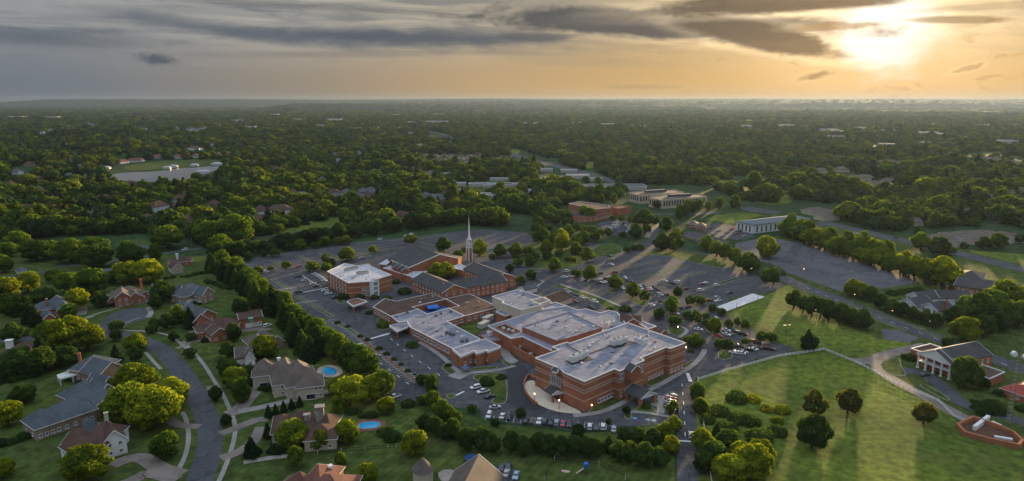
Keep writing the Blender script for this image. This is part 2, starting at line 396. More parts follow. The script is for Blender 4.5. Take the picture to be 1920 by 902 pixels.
# window: a frame object with its pane as sub-part; local x along wall, y outwards, z up from the sill
WIN = {}
def window(parent, p, d, nrm, w, h, glass='glass', frame='white', name='window', mull=1, pane=True):
    key = (round(w, 2), round(h, 2), glass, frame, mull)
    if key not in WIN:
        b = MB(); t = min(.16, w*.12)
        b.box((-w/2+t/2, .05, h/2), (t, .14, h)); b.box((w/2-t/2, .05, h/2), (t, .14, h))
        b.box((0, .05, t/2), (w-2*t, .14, t)); b.box((0, .05, h-t/2), (w-2*t, .14, t))
        for i in range(mull): b.box((-w/2+w*(i+1)/(mull+1), .04, h/2), (t*.6, .09, h-2*t))
        b.box((0, .09, -.06), (w+.2, .2, .12))
        g = MB(); g.box((0, .02, h/2), (w-2*t, .05, h-2*t))
        WIN[key] = (b.mesh('window', frame), g.mesh('pane', glass))
    a, g = WIN[key]
    o = bpy.data.objects.new(name, a); link(o, parent)
    ang = math.atan2(d.y, d.x)
    if nrm.dot(Vector((-d.y, d.x))) < 0: ang += math.pi
    o.location = Vector((p[0], p[1], p[2]))-parent.location; o.rotation_euler.z = ang
    if pane: link(bpy.data.objects.new('pane', g), o)
    return o
def wall_windows(parent, poly, edge, n, w, h, rows, glass='glass', frame='white', t0=.04, t1=.96, mull=1, off=.02, name='window'):
    k = len(poly); a, b = Vector(poly[edge][:2]), Vector(poly[(edge+1)%k][:2]); d = (b-a); L = d.length; d /= L
    s = 1 if area2(poly) > 0 else -1; nr = Vector((d.y, -d.x))*s
    for z in rows:
        for i in range(n):
            p = a+d*L*(t0+(t1-t0)*(i+.5)/n)+nr*off
            window(parent, (p.x, p.y, z), d, nr, w, h, glass, frame, name, mull)
def flat_block(parent, poly, h, wall='brick', roof='membrane', trim='white', z0=-.3, bands=(), parapet=.35, cope=.25, ch=.18, band_mat='band', facia=0):
    b = MB(); b.prism(poly, z0, h, cap=False); wo = b.build('wall', wall, parent)
    r = MB(); n = len(poly); rp = offset(poly, -.05); ccw = area2(poly) > 0
    r.add([(*p[:2], h-parapet) for p in rp], [list(range(n)) if ccw else list(range(n))[::-1]]); r.build('roof', roof, parent)
    c = MB(); c.ring(offset(poly, .10), offset(poly, -cope), h-max(.3, facia), h+ch); c.build('coping', trim, parent)
    for z in bands:
        q = MB(); q.ring(offset(poly, .05), offset(poly, -.02), z, z+.42); q.build('band', band_mat, wo)
    return wo
def roof_block(parent, A, B, W, wh, rh, kind='gable', wall='brick', roof='shingle_dark', over=.5, z0=-.3, trim='white', name_wall='wall'):
    """block with a pitched roof; A, B are the mid points of its two end walls"""
    A, B = Vector(A[:2]), Vector(B[:2]); d = (B-A); L = d.length; d /= L; n = Vector((-d.y, d.x)); w = W/2
    poly = [A-n*w, B-n*w, B+n*w, A+n*w]
    b = MB(); b.prism(poly, z0, wh, cap=False)
    if kind == 'gable':
        for e in (A, B): b.add([(*(e-n*w), wh), (*(e+n*w), wh), (*e, wh+rh)], [(0, 1, 2)])
    wo = b.build(name_wall, wall, parent)
    o = over; dz = rh*o/w; e1, e2 = A-d*o, B+d*o; W2 = w+o; zb = wh-dz+.05; zt = wh+rh+.05; r = MB(); th = .22
    if kind == 'gable':
        for s in (1, -1):
            a1, a2, t1, t2 = e1+n*W2*s, e2+n*W2*s, e1, e2
            top = [(*a1, zb), (*a2, zb), (*t2, zt), (*t1, zt)]; bot = [(x, y, z+th) for x, y, z in top]
            r.add(top+bot, [(3,2,1,0) if s > 0 else (0,1,2,3), (4,5,6,7) if s < 0 else (7,6,5,4), (0,1,5,4), (1,2,6,5), (3,0,4,7)])
    else:
        hp = min(W2, (L/2+o)*.999); k1, k2 = e1+d*hp, e2-d*hp
        base = [e1-n*W2, e2-n*W2, e2+n*W2, e1+n*W2]
        vs = [(*p, zb) for p in base]+[(*k1, zt), (*k2, zt)]+[(*p, zb-.2) for p in base]
        r.add(vs, [(0,1,5,4), (1,2,5), (2,3,4,5), (3,0,4), (6,7,1,0), (7,8,2,1), (8,9,3,2), (9,6,0,3), (9,8,7,6)])
    ro = r.build('roof', roof, parent)
    if trim and kind == 'gable':
        for e, s2 in ((e1-d*.04, -1), (e2+d*.04, 1)):
            t = MB()
            for s in (1, -1): t.bar((*(e+n*W2*s), zb+.08), (*e, zt+.08), .12, .34)
            t.build('verge_board', trim, ro)
    elif trim:
        t = MB(); t.ring(offset(base, .08), offset(base, -.05), zb-.28, zb-.03); t.build('fascia', trim, ro)
    return wo, ro, poly
# ------------------------------------------------------------------ ground, hills, water
def ground():
    b = MB(); xs = [-30000, -8000, -3000, -1200, -600, -300, 0, 300, 600, 1200, 3000, 8000, 30000]; ys = [-1500, -300, 0, 150, 300, 500, 800, 1500, 3000, 8000, 16000, 30000]
    vs = [(x, y, 0) for y in ys for x in xs]; nx = len(xs)
    b.add(vs, [(j*nx+i, j*nx+i+1, (j+1)*nx+i+1, (j+1)*nx+i) for j in range(len(ys)-1) for i in range(nx-1)])
    tag(b.build('ground', 'ground'), kind='structure')
ground()
RIDGES = []
def hill_height(x, y):
    z = 0.0
    for dist, x0, x1, hf, dp in RIDGES:
        o = (y-dist-math.sin(x*.0007+dist)*dp*.25)/dp
        if abs(o) < 1 and x0 < x < x1: z = max(z, hf(x, (x-x0)/(x1-x0))*float(np.interp(o, (-1, -.5, 0, .5, 1), (0, .55, 1, .6, 0))))
    return z
def ridge(dist, x0, x1, hfun, depth, name='hill'):
    RIDGES.append((dist, x0, x1, hfun, depth))
    b = MB(); n = 110; rows = [(-1.0, 0), (-.5, .55), (0, 1), (.5, .6), (1.0, 0)]
    for k, (o, s) in enumerate(rows):
        for i in range(n+1):
            x = x0+(x1-x0)*i/n; h = max(0, hfun(x, i/n))*s
            b.v.append(Vector((x, dist+o*depth+math.sin(x*.0007+dist)*depth*.25, h-.5 if s == 0 else h)))
    for k in range(4):
        for i in range(n): b.f.append([k*(n+1)+i, k*(n+1)+i+1, (k+1)*(n+1)+i+1, (k+1)*(n+1)+i]); b.mi.append(0)
    o = b.build(name, 'hill'); o.data.polygons.foreach_set('use_smooth', [True]*len(o.data.polygons)); tag(o, kind='structure')
def bumps(seed, amp, base, k=1.0):
    r = random.Random(seed); c = [(r.uniform(.00015, .0011)*k, r.uniform(0, 6.3), r.uniform(.3, 1)) for _ in range(9)]
    return lambda x, t: (base+amp*sum(a*math.sin(x*f+p) for f, p, a in c)/3)*min(1, t*12, (1-t)*12)
ridge(9500, -3500, 3000, bumps(11, 14, 72, 1.4), 800)
ridge(12500, -3600, 12000, bumps(21, 15, 104, 1.8), 1100)
ridge(17000, -14000, 15500, bumps(31, 17, 146, 1.8), 1500)
sheet('lake', 'lawn', 'water', GP('C9', [(585, 512), (640, 498), (740, 488), (850, 486), (935, 478), (1010, 466), (1090, 462), (1180, 455), (1243, 447), (1240, 466), (1180, 494), (1110, 514), (1060, 528), (1000, 535), (900, 545), (800, 540), (720, 538), (640, 532)]), 1)
sheet('lake', 'lawn', 'water', GP('C9', [(865, 144), (960, 143), (1015, 145), (1010, 148), (900, 149)]), 0)
sheet('lake', 'lawn', 'water', GP('C9', [(1080, 144), (1300, 142), (1530, 142), (1520, 147), (1300, 150), (1090, 149)]), 0)

# ------------------------------------------------------------------ trees
def quads(name, C, N, size, tone):
    n = len(C); r = RNG.normal(size=(n, 3)); U = np.cross(N, r); U /= np.linalg.norm(U, axis=1)[:, None]+1e-9
    Vv = np.cross(N, U); Vv /= np.linalg.norm(Vv, axis=1)[:, None]+1e-9; s = size[:, None]/2
    P = np.stack([C-U*s-Vv*s*.7, C+U*s*.8-Vv*s, C+U*s+Vv*s*.75, C-U*s*.75+Vv*s], 1).reshape(-1, 3)
    me = bpy.data.meshes.new(name); me.vertices.add(4*n); me.vertices.foreach_set('co', P.astype(np.float32).ravel())
    me.loops.add(4*n); me.loops.foreach_set('vertex_index', np.arange(4*n, dtype=np.int32))
    me.polygons.add(n); me.polygons.foreach_set('loop_start', np.arange(0, 4*n, 4, dtype=np.int32))
    a = me.attributes.new('tone', 'FLOAT', 'FACE'); a.data.foreach_set('value', tone.astype(np.float32))
    me.materials.append(MATS['leaf']); me.update(); me.validate(); return me
def lobes_for(kind, r):
    """list of (centre, radii) in metres for a tree about 12 m tall (crown 10 m wide)"""
    L = []
    if kind == 'round':
        for i in range(26):
            a = i*2.4; z = 4.0+6.2*((i+.5)/26); w = 3.6*math.sin(math.pi*min(.97, .18+.80*(i+.5)/26))
            q = r.uniform(1.25, 2.1); L.append((np.array([math.cos(a)*w*r.uniform(.75, 1.1), math.sin(a)*w*r.uniform(.75, 1.1), z+r.uniform(-.5, .5)]), np.array([q*1.1, q*1.1, q*.85])))
        L.append((np.array([0, 0, 6.6]), np.array([3.3, 3.3, 3.3])))
    elif kind == 'spread':
        for i in range(34):
            a = i*2.4; w = 4.3*math.sqrt((i+.5)/34); z = 8.9-w*w*.16+r.uniform(-1.3, .8)
            q = r.uniform(1.1, 2.0); L.append((np.array([math.cos(a)*w, math.sin(a)*w, z]), np.array([q*1.2, q*1.2, q*.75])))
        for i in range(8):
            a = i*.8; L.append((np.array([math.cos(a)*3.6, math.sin(a)*3.6, 4.4+r.uniform(-.6, .6)]), np.array([1.5, 1.5, 1.1])))
        L.append((np.array([0, 0, 6.0]), np.array([3.4, 3.4, 2.4])))
    elif kind == 'egg':
        for i in range(22):
            a = i*2.4; t = (i+.5)/22; z = 2.4+8.6*t; w = 2.7*math.sin(math.pi*(.12+.84*t))**.8
            q = r.uniform(.9, 1.5); L.append((np.array([math.cos(a)*w, math.sin(a)*w, z]), np.array([q, q, q*1.1])))
        L.append((np.array([0, 0, 6.2]), np.array([2.6, 2.6, 4.0])))
    elif kind == 'conifer':
        for i in range(40):
            a = i*2.4; t = (i+.5)/40; z = .9+10.6*t; w = 3.3*(1-t)**.8
            q = .45+.9*(1-t); L.append((np.array([math.cos(a)*w*.8, math.sin(a)*w*.8, z]), np.array([q*1.2, q*1.2, q*.8])))
        L.append((np.array([0, 0, 4.0]), np.array([2.1, 2.1, 4.2])))
    elif kind == 'bush':
        for i in range(16):
            a = i*2.4; w = 3.6*math.sqrt((i+.5)/16); z = 3.4-w*.5+r.uniform(-.4, .5)
            q = r.uniform(1.2, 1.9); L.append((np.array([math.cos(a)*w, math.sin(a)*w, z]), np.array([q*1.2, q*1.2, q])))
        for i in range(9):
            a = i*.7; L.append((np.array([math.cos(a)*3.6, math.sin(a)*3.6, 1.1]), np.array([1.4, 1.4, 1.2])))
        L.append((np.array([0, 0, 1.8]), np.array([3.4, 3.4, 2.2])))
    return L
def crown(kind, seed, n, leaf):
    r = random.Random(seed); L = lobes_for(kind, r)
    if kind in ('round', 'spread', 'egg'):                    # drop a few lobes, throw out a few small ones: a ragged outline
        core = L[-1]; L = [l for l in L[:-1] if r.random() > .16]
        for _ in range(16):
            c, q = r.choice(L); u = np.array([r.gauss(0, 1), r.gauss(0, 1), abs(r.gauss(0, .8))]); u /= np.linalg.norm(u)
            L.append((c+u*q*r.uniform(.7, 1.05), q*r.uniform(.3, .55)))
        L.append((core[0], core[1]*.86))
    per = np.array([float(np.prod(l[1])**(2/3)) for l in L]); per /= per.sum()
    Cs, Ns, T = [], [], []
    for (c, q), f in zip(L, per):
        k = max(6, int(n*f*1.5)); u = RNG.normal(size=(k, 3)); u /= np.linalg.norm(u, axis=1)[:, None]
        rad = RNG.uniform(.72, 1.14, k)[:, None]; p = c+u*q*rad
        keep = np.ones(k, bool)
        for c2, q2 in L:
            if c2 is c: continue
            keep &= (((p-c2)/(q2*.80))**2).sum(1) > 1
        Cs.append(p[keep]); nn = u/q; nn /= np.linalg.norm(nn, axis=1)[:, None]; Ns.append(nn[keep]); T.append(np.full(keep.sum(), r.uniform(.08, .92)))
    C, N, T = np.concatenate(Cs), np.concatenate(Ns), np.concatenate(T)
    N = N+RNG.normal(scale=.55, size=N.shape); N /= np.linalg.norm(N, axis=1)[:, None]
    C[:, 2] -= dict(round=1.7, spread=1.5, egg=.9).get(kind, 0)
    keep = C[:, 2] > .05; C, N, T = C[keep], N[keep], T[keep]
    return quads('crown', C, N, RNG.uniform(.7, 1.3, len(C))*leaf, np.clip(T+RNG.normal(scale=.22, size=len(T)), 0, 1))
def trunk(kind, seed):
    r = random.Random(seed); b = MB(); H = dict(round=6.5, spread=6.2, egg=7.5, conifer=9.5, bush=1.6)[kind]; R = dict(round=.34, spread=.45, egg=.22, conifer=.25, bush=.2)[kind]
    n = 7; pts = [Vector((r.uniform(-.12, .12)*i, r.uniform(-.12, .12)*i, H*i/4-.1)) for i in range(5)]
    def tube(P, r0, r1):
        m = len(P); base = len(b.v)
        for i, p in enumerate(P):
            rr = (r0+(r1-r0)*i/(m-1))*(1.45 if i == 0 and r0 == R else 1)
            b.v += [p+Vector((math.cos(2*math.pi*k/n)*rr, math.sin(2*math.pi*k/n)*rr, 0)) for k in range(n)]
        for i in range(m-1):
            for k in range(n): b.f.append([base+i*n+k, base+i*n+(k+1)%n, base+(i+1)*n+(k+1)%n, base+(i+1)*n+k]); b.mi.append(0)
    tube(pts, R, R*.3)
    if kind in ('round', 'spread', 'egg'):
        for i in range(6):
            a = i*1.05+r.uniform(-.3, .3); s = pts[1].lerp(pts[3], r.uniform(0, 1)); w = 1.0 if kind == 'egg' else 2.4
            e = s+Vector((math.cos(a)*w, math.sin(a)*w, r.uniform(1.6, 2.8))); tube([s, s.lerp(e, .5)+Vector((0, 0, .25)), e], R*.42, R*.1)
    return b.mesh('trunk', 'bark')
KW = dict(round=9.6, spread=11.0, egg=6.8, conifer=6.6, bush=10.0)      # crown width of each prototype
PROTO = {k: [(crown(k, 10*i+j, nn, lf), trunk(k, 10*i+j)) for j in range(v)] for i, (k, v, nn, lf) in enumerate([('round', 6, 5200, .50), ('spread', 6, 6500, .52), ('egg', 4, 3600, .42), ('conifer', 2, 3600, .42), ('bush', 3, 3200, .5)])}
TINT = dict(g=(.078, .134, .024), d=(.046, .088, .027), y=(.138, .182, .018), b=(.084, .098, .034), k=(.024, .050, .028))
TREES = []                                                              # (place, width m, kind, tint, group key)
def T(c, rows, kind='round', tint='g', zone=None):
    for row in rows:
        x, y, w = row[:3]; kd, tn = kind, tint
        for e in row[3:]:
            if e in KW: kd = e
            else: tn = e
        p = G(c, x, y); wm = w/CR[c][2]/ppm(p)
        TREES.append((p, wm, kd, tn, zone))
def Tpath(c, pts, step, wm, kind='round', tints='g', zone=None, jit=2.0, seed=1):
    P = GP(c, pts); r = random.Random(seed); acc = 0.0
    for a, b in zip(P, P[1:]):
        L = (b-a).length; s = acc
        while s < L:
            p = a.lerp(b, s/L)+Vector((r.uniform(-jit, jit), r.uniform(-jit, jit), 0))
            TREES.append((p, wm*r.uniform(.75, 1.25), kind, r.choice(tints), zone)); s += step*r.uniform(.8, 1.25)
        acc = s-L
RS, SR, ES, NR = 'round', 'spread', 'egg', 'neighbourhood'
T('C1', [(40,115,60),(10,170,70),(130,128,100,'d'),(250,135,110),(330,118,100),(335,152,110,'d'),(462,143,88,'d','round'),(590,85,110),(740,66,110),(775,112,90),(830,66,120),(545,132,40,'egg'),
  (190,205,55,'y'),(20,265,95,'y'),(100,240,80,'y'),(60,318,95),(320,250,115),(245,240,95),(160,290,90,'d'),(395,210,52,'d'),(180,120,80),(70,90,80)], 'spread', 'g')
T('C1', [(450,205,100,'y'),(520,205,110,'y'),(270,298,86,'y'),(240,328,60),(250,445,150,'y'),(190,425,110),(310,440,110,'y'),(480,445,76,'y'),(625,348,46,'y','egg')], 'spread')
T('C1', [(355,293,52),(575,272,74),(547,297,44),(605,268,44),(45,418,68),(88,392,30),(410,375,42),(408,410,38),(476,482,44),(533,383,36),(590,368,52),(610,412,34),(667,468,38),(672,409,32),(850,322,62),(818,412,52),(800,470,50),(795,532,58),(760,618,40),(795,702,36),(880,565,40),(880,802,40)], 'round', 'd')
T('C1', [(667,367,42),(410,484,40)], 'conifer', 'k')
T('C1', [(450,690,165,'y'),(545,705,190,'y'),(610,640,110,'y'),(480,600,140,'y'),(310,895,150,'y'),(30,705,95,'y'),(10,890,80,'y')], 'spread', 'y')
T('C1', [(585,822,92,'round'),(85,628,80,'d'),(95,485,52,'round'),(230,500,80,'d'),(150,525,100,'d'),(60,530,110,'d'),(10,545,90,'d'),(260,470,60,'d'),(400,690,80,'d'),(830,572,80,'y'),(850,622,60)], 'spread', 'g')
T('C2', [(425,387,66,'d'),(265,342,80,'d'),(75,452,70,'d'),(130,592,60,'d'),(135,302,90,'d'),(225,457,90,'egg'),(365,662,50,'conifer','k'),(275,772,76,'conifer','k')], 'round', 'g')
T('C2', [(370,548,42),(410,533,38),(455,517,38),(500,502,36),(545,487,36)], 'conifer', 'k')
T('C2', [(165,372,112),(355,208,150),(500,712,185),(660,722,110),(810,682,135),(930,905,115),(1185,752,150),(830,475,220),(955,445,150),(760,420,110),(1030,525,110)], 'spread', 'y')
T('C2', [(520,822,100),(770,822,70),(1010,425,120),(1225,352,50),(1280,402,70,'egg'),(1235,472,60),(1290,502,90),(1335,545,90),(1380,565,80),(1150,482,80,'d','bush'),(1300,640,90,'d'),(1400,655,90,'d'),(1240,620,80,'d'),(1420,590,70)], 'round', 'g')
Tpath('P', [(412,500),(452,528),(490,562),(540,598),(590,634),(640,672),(690,712)], 6.2, 9.5, 'round', 'ggd', 'screen', 2.2, 3)
Tpath('P', [(400,508),(445,540),(500,585),(560,628),(610,668)], 9, 8, 'conifer', 'dk', 'screen', 2.0, 4)
Tpath('P', [(405,492),(470,478),(560,463),(700,440),(800,428),(868,418)], 9.5, 11.5, 'round', 'dkd', 'north', 3, 5)
Tpath('P', [(430,482),(560,456),(700,433),(860,412)], 16, 12, 'spread', 'dg', 'north', 3, 6)
T('C23', [(345,382,64,'y'),(440,362,42,'y'),(562,345,62,'y'),(180,297,66),(270,283,72),(390,252,56),(475,252,72),(585,207,62),(672,197,86,'y'),(785,187,60),(860,172,82,'y'),(960,162,66,'y'),(1025,158,72,'y'),(1228,224,62,'y')], 'round', 'g', 'lot')
T('C23', [(1030,285,125,'y','spread'),(765,372,92,'y'),(860,292,60),(900,328,72,'d'),(870,372,90,'y','spread')], 'round', 'g', 'lot')
T('C23', [(1000,575,90),(1130,572,70),(1240,577,70),(1340,585,72),(955,765,50),(1195,690,60)], 'bush', 'd')
T('C3', [(760,162,82),(570,117,60,'y'),(840,192,50,'d'),(872,167,36),(960,182,82,'y'),(1080,192,70),(1165,187,80),(1235,177,60),(1245,240,60),(1175,242,60,'spread'),(1190,342,54,'y'),(1250,315,60),(1130,275,50,'d'),(1030,200,36,'d')], 'round', 'g', 'church')
T('C3', [(720,305,80),(770,312,90),(800,300,60)], 'round', 'y', 'court')
T('C3', [(535,392,80,'d'),(490,335,50,'d'),(1040,374,50),(580,692,70),(415,582,70),(785,802,40,'d'),(1085,872,60,'d'),(1000,905,90,'d')], 'bush', 'g')
T('C3', [(218,582,30),(290,637,36),(328,657,36),(394,707,42),(436,737,40),(477,767,36),(517,797,30),(556,832,36),(592,852,24)], 'bush', 'd', 'median')
T('C3', [(630,905,60),(690,915,62,'y')], 'round', 'g')
T('C24', [(20,180,100),(160,175,120),(265,328,150),(655,208,165),(515,388,112),(680,422,165),(985,542,165),(1200,628,165),(1345,672,130),(1745,612,112),(1670,792,160),(1515,895,135),(310,135,90,'y'),(520,135,140),(480,213,84,'y')], 'round', 'g', 'east')
T('C24', [(1110,792,150,'bush'),(920,784,80,'bush'),(410,196,60),(1125,97,90),(1210,72,80),(1290,62,90)], 'round', 'd', 'east')
T('C7', [(30,505,80),(95,592,90,'y'),(70,502,90),(300,602,90),(200,562,110,'y'),(195,502,90,'y'),(350,522,100),(240,465,85),(130,525,80),(300,540,80,'y'),(1220,562,100),(1290,602,100),(1350,622,95),(1420,655,95),(1480,700,95),(1525,722,135)], 'round', 'g', 'east')
T('C7', [(430,502,80),(410,442,60),(470,463,62),(530,463,56),(305,422,52),(350,432,52),(620,362,50),(690,372,52),(780,392,130),(630,472,52),(720,482,92),(800,442,60),(940,432,100),(905,562,115),(1000,562,125),(870,270,60),(740,380,80),(850,390,80),(1010,470,70),(100,430,60),(40,390,70),(160,380,70),(240,390,70),(90,360,80),(20,440,70),(560,350,40)], 'round', 'd', 'east')
Tpath('C7', [(1040,345),(1090,300),(1200,285),(1320,280),(1445,275)], 13, 9, 'egg', 'gyg', 'office', 3, 8)
Tpath('C7', [(480,235),(560,240),(640,230)], 16, 9, 'egg', 'gy', 'office', 3, 9)
Tpath('C7', [(20,300),(130,330),(260,350),(420,345)], 14, 11, 'round', 'dg', 'office', 4, 10)
T('C25', [(140,342,72),(80,494,112),(115,594,102),(240,414,80),(320,414,92),(225,534,80),(290,564,100),(375,534,60),(430,474,70),(510,504,72),(390,604,82),(450,664,112),(570,614,80),(640,584,60),(705,614,76),(500,790,100),(560,800,100),(710,754,66),(840,724,90),(925,724,90),(300,780,110),(240,760,100)], 'round', 'g', 'arena')
T('C25', [(890,232,110,'round'),(950,236,120,'round'),(1235,794,100,'conifer','k'),(250,812,60),(810,884,40,'y'),(1030,163,50)], 'bush', 'd', 'arena')
T('C8', [(440,742,105),(500,765,90),(555,792,110),(610,800,100),(665,822,122),(735,842,112),(812,864,112),(880,885,112)], 'round', 'd', 'roadside')
Tpath('C8', [(395,285),(480,318),(640,372),(800,425),(960,480),(1120,525),(1250,560),(1330,590)], 6.8, 12.5, 'round', 'ygy', 'belt', 2.2, 11)
Tpath('C8', [(420,275),(640,350),(900,440),(1200,530)], 13, 11, 'egg', 'gy', 'belt', 3, 12)
T('C8', [(1390,605,190,'y'),(1350,590,140,'y'),(265,422,142,'y'),(815,672,104,'y'),(880,684,92,'y'),(1255,372,112),(1375,414,132,'d'),(1440,404,62),(1600,322,64,'d'),(1755,364,100),(1660,374,80,'d'),(1535,364,44,'d'),(1450,344,50,'d'),(1420,330,40,'d'),(1890,330,60,'d')], 'round', 'g', 'road')
T('C8', [(930,704,92),(1000,752,92),(1070,782,92),(1140,804,92),(1205,832,82),(1285,852,84),(1350,870,84)], 'round', 'd', 'street')
T('C8', [(1070,660,70),(1130,655,70),(1190,648,70),(1240,640,70)], 'bush', 'd', 'street')
T('C8', [(1560,840,170),(1640,845,190),(1720,810,170),(1790,735,170,'y'),(1900,720,110),(1880,865,150),(1800,860,150),(1470,860,110,'d'),(1760,900,120,'d'),(1660,930,120,'d')], 'round', 'g', 'street')
T('C6', [(1240,288,116,'y'),(1250,484,122,'d'),(1000,363,60,'d','bush'),(1170,303,42,'d'),(1375,594,112,'d','bush'),(1330,494,50,'d'),(560,324,72,'round','k'),(1290,300,40,'d','bush'),(1400,520,50,'bush','d'),(1505,590,60,'bush','d')], 'round', 'g', 'mansion')
T('C6', [(730,602,98,'b'),(580,615,96,'b'),(570,755,136,'d'),(1065,645,90,'b')], 'round', 'd', 'pasture')
T('C6', [(315,548,66,'y'),(370,590,60,'y'),(440,598,72,'y'),(420,642,60,'y'),(160,604,90,'d'),(250,640,95,'d'),(240,548,100,'d'),(175,653,42),(150,713,50,'d','conifer'),(340,724,120,'d'),(420,694,90,'d'),(200,680,90,'d'),(300,650,90,'d'),(110,640,70,'d')], 'bush', 'g', 'scrub')
T('C6', [(65,528,62,'round'),(75,604,68,'y','round'),(85,765,100,'y'),(130,825,120,'d'),(200,765,110,'d'),(300,885,180,'y'),(210,905,160,'y'),(345,810,110,'y'),(260,830,120,'y'),(90,860,90,'d')], 'spread', 'g', 'scrub')
T('C5', [(240,268,62),(578,308,72),(30,312,110),(80,330,80),(1630,295,84),(1185,352,40),(1310,284,60,'d'),(1440,235,80,'bush'),(400,365,60,'d'),(970,444,90,'d'),(1570,455,110,'y'),(1640,404,92,'y'),(1620,555,112,'y'),(1800,185,82,'d'),(1815,285,100),(1840,525,120,'y')], 'round', 'g', 'arena front')
T('C5', [(130,465,92),(200,525,130),(300,525,130),(380,545,112),(520,535,122),(600,562,112),(700,545,130),(780,562,122),(860,575,122),(940,565,122),(1020,575,112),(1100,575,112),(1250,605,122),(1340,625,130),(1440,645,140),(1540,645,122),(1285,475,92),(1390,495,112),(1490,515,130),(50,460,90),(1185,544,70,'conifer')], 'round', 'd', 'front belt')
for k, (c, pts, st, w, kd, tn) in enumerate([('C18', [(0,322),(120,300),(240,262)], 4.5, 5, 'bush', 'dk'), ('C18', [(0,690),(150,645),(330,600)], 4, 4.6, 'bush', 'dk'), ('C18', [(250,215),(440,190)], 5, 7, 'conifer', 'kd'), ('C19', [(860,365),(940,400),(1040,425)], 4, 4.4, 'bush', 'd'), ('C19', [(540,340),(700,325),(880,290)], 4.5, 4, 'bush', 'd'), ('C20', [(640,440),(700,500),(740,520)], 4.5, 5, 'bush', 'dg'), ('C21', [(320,640),(480,640),(620,660)], 4.2, 5, 'bush', 'dk'), ('C21', [(1100,250),(1300,300),(1420,300)], 5, 5.5, 'bush', 'dg'), ('C21', [(1480,480),(1600,520)], 5, 6, 'bush', 'd'), ('C20', [(400,700),(480,735),(570,730)], 3.6, 4.5, 'bush', 'dk'), ('C17', [(240,560),(330,600)], 5, 7, 'conifer', 'kd'), ('C17', [(60,480),(200,520)], 5.5, 8, 'conifer', 'kd'), ('C2', [(520,120),(560,190),(620,240)], 6, 7, 'conifer', 'kd'), ('C19', [(450,680),(520,690)], 4, 5, 'bush', 'kd'), ('C6', [(1290,560),(1340,620)], 5, 5, 'bush', 'd')]):
    Tpath(c, pts, st, w, kd, tn, None, 1.0, 60+k)
# far woods and everything that may not be told apart: scatter points
CLEAR = []                                                              # polygons (px) and discs (world) kept free
def clear(c, pts): CLEAR.append([Q(c, x, y) for x, y in pts])
DISCS = []
clear('C9', [(575,520),(580,495),(640,450),(760,428),(950,420),(1250,418),(1260,470),(1180,530),(1000,560),(800,560),(600,545)])
clear('C9', [(20,470),(120,440),(260,450),(250,480),(60,500)]); clear('C9', [(640,395),(740,380),(740,410),(640,415)])
clear('C11', [(200,420),(235,350),(260,350),(275,400),(320,405),(340,330),(385,330),(440,400),(520,400),(510,350),(560,330),(550,400),(640,400),(690,420),(770,420),(780,545),(690,550),(560,535),(480,525),(470,480),(360,430),(300,425),(200,440)])
clear('C11', [(330,300),(380,290),(375,320),(345,320)]); clear('C11', [(1240,380),(1500,375),(1520,440),(1250,440)]); clear('C11', [(1570,280),(1920,275),(1920,310),(1590,305)])
clear('C11', [(1140,240),(1300,235),(1300,262),(1150,262)])
clear('C10', [(1055,290),(1130,300),(1400,400),(1600,445),(1700,490),(1690,505),(1560,475),(1330,415),(1200,370),(1080,330)])
clear('C10', [(600,190),(700,210),(780,240),(760,250),(600,235)]); clear('C10', [(1480,370),(1560,365),(1550,410),(1480,410)]); clear('C10', [(1200,445),(1480,430),(1490,470),(1210,478)])
clear('C10', [(850,490),(1120,488),(1120,520),(860,520)])
clear('C9', [(1290,890),(1500,850),(1650,800),(1920,740),(1920,830),(1700,860),(1450,905)])
clear('C8', [(700,210),(1200,300),(1210,370),(900,300)]); clear('C8', [(1470,370),(1920,480),(1920,540),(1480,420)]); clear('C8', [(1620,60),(1700,90),(1780,200),(1740,210),(1640,120)]); clear('C8', [(500,80),(740,80),(740,200),(500,200)]); clear('C8', [(1290,230),(1800,220),(1800,330),(1300,330)])
clear('C8', [(1480,380),(1920,330),(1920,480),(1500,400)]); clear('C1', [(410,60),(560,55),(600,120),(420,135)]); clear('C1', [(580,100),(740,90),(760,200),(570,210)]); clear('C1', [(330,140),(450,140),(450,200),(330,200)])
clear('C9', [(640,880),(800,860),(900,900),(640,930)])
BND = [(-500,450),(0,452),(200,440),(330,440),(400,470),(560,455),(700,430),(870,422),(960,427),(1010,418),(1040,392),(1160,372),(1175,345),(1330,350),(1390,375),(1470,392),(1520,385),(1560,405),(1640,430),(1720,440),(1800,425),(1920,430),(2500,450)]
def bnd(x):
    for (a, b), (c, d) in zip(BND, BND[1:]):
        if a <= x <= c: return b+(d-b)*(x-a)/(c-a)
    return 450
from mathutils import noise as mnoise
LAND = []                                                    # (short name, place), used in labels
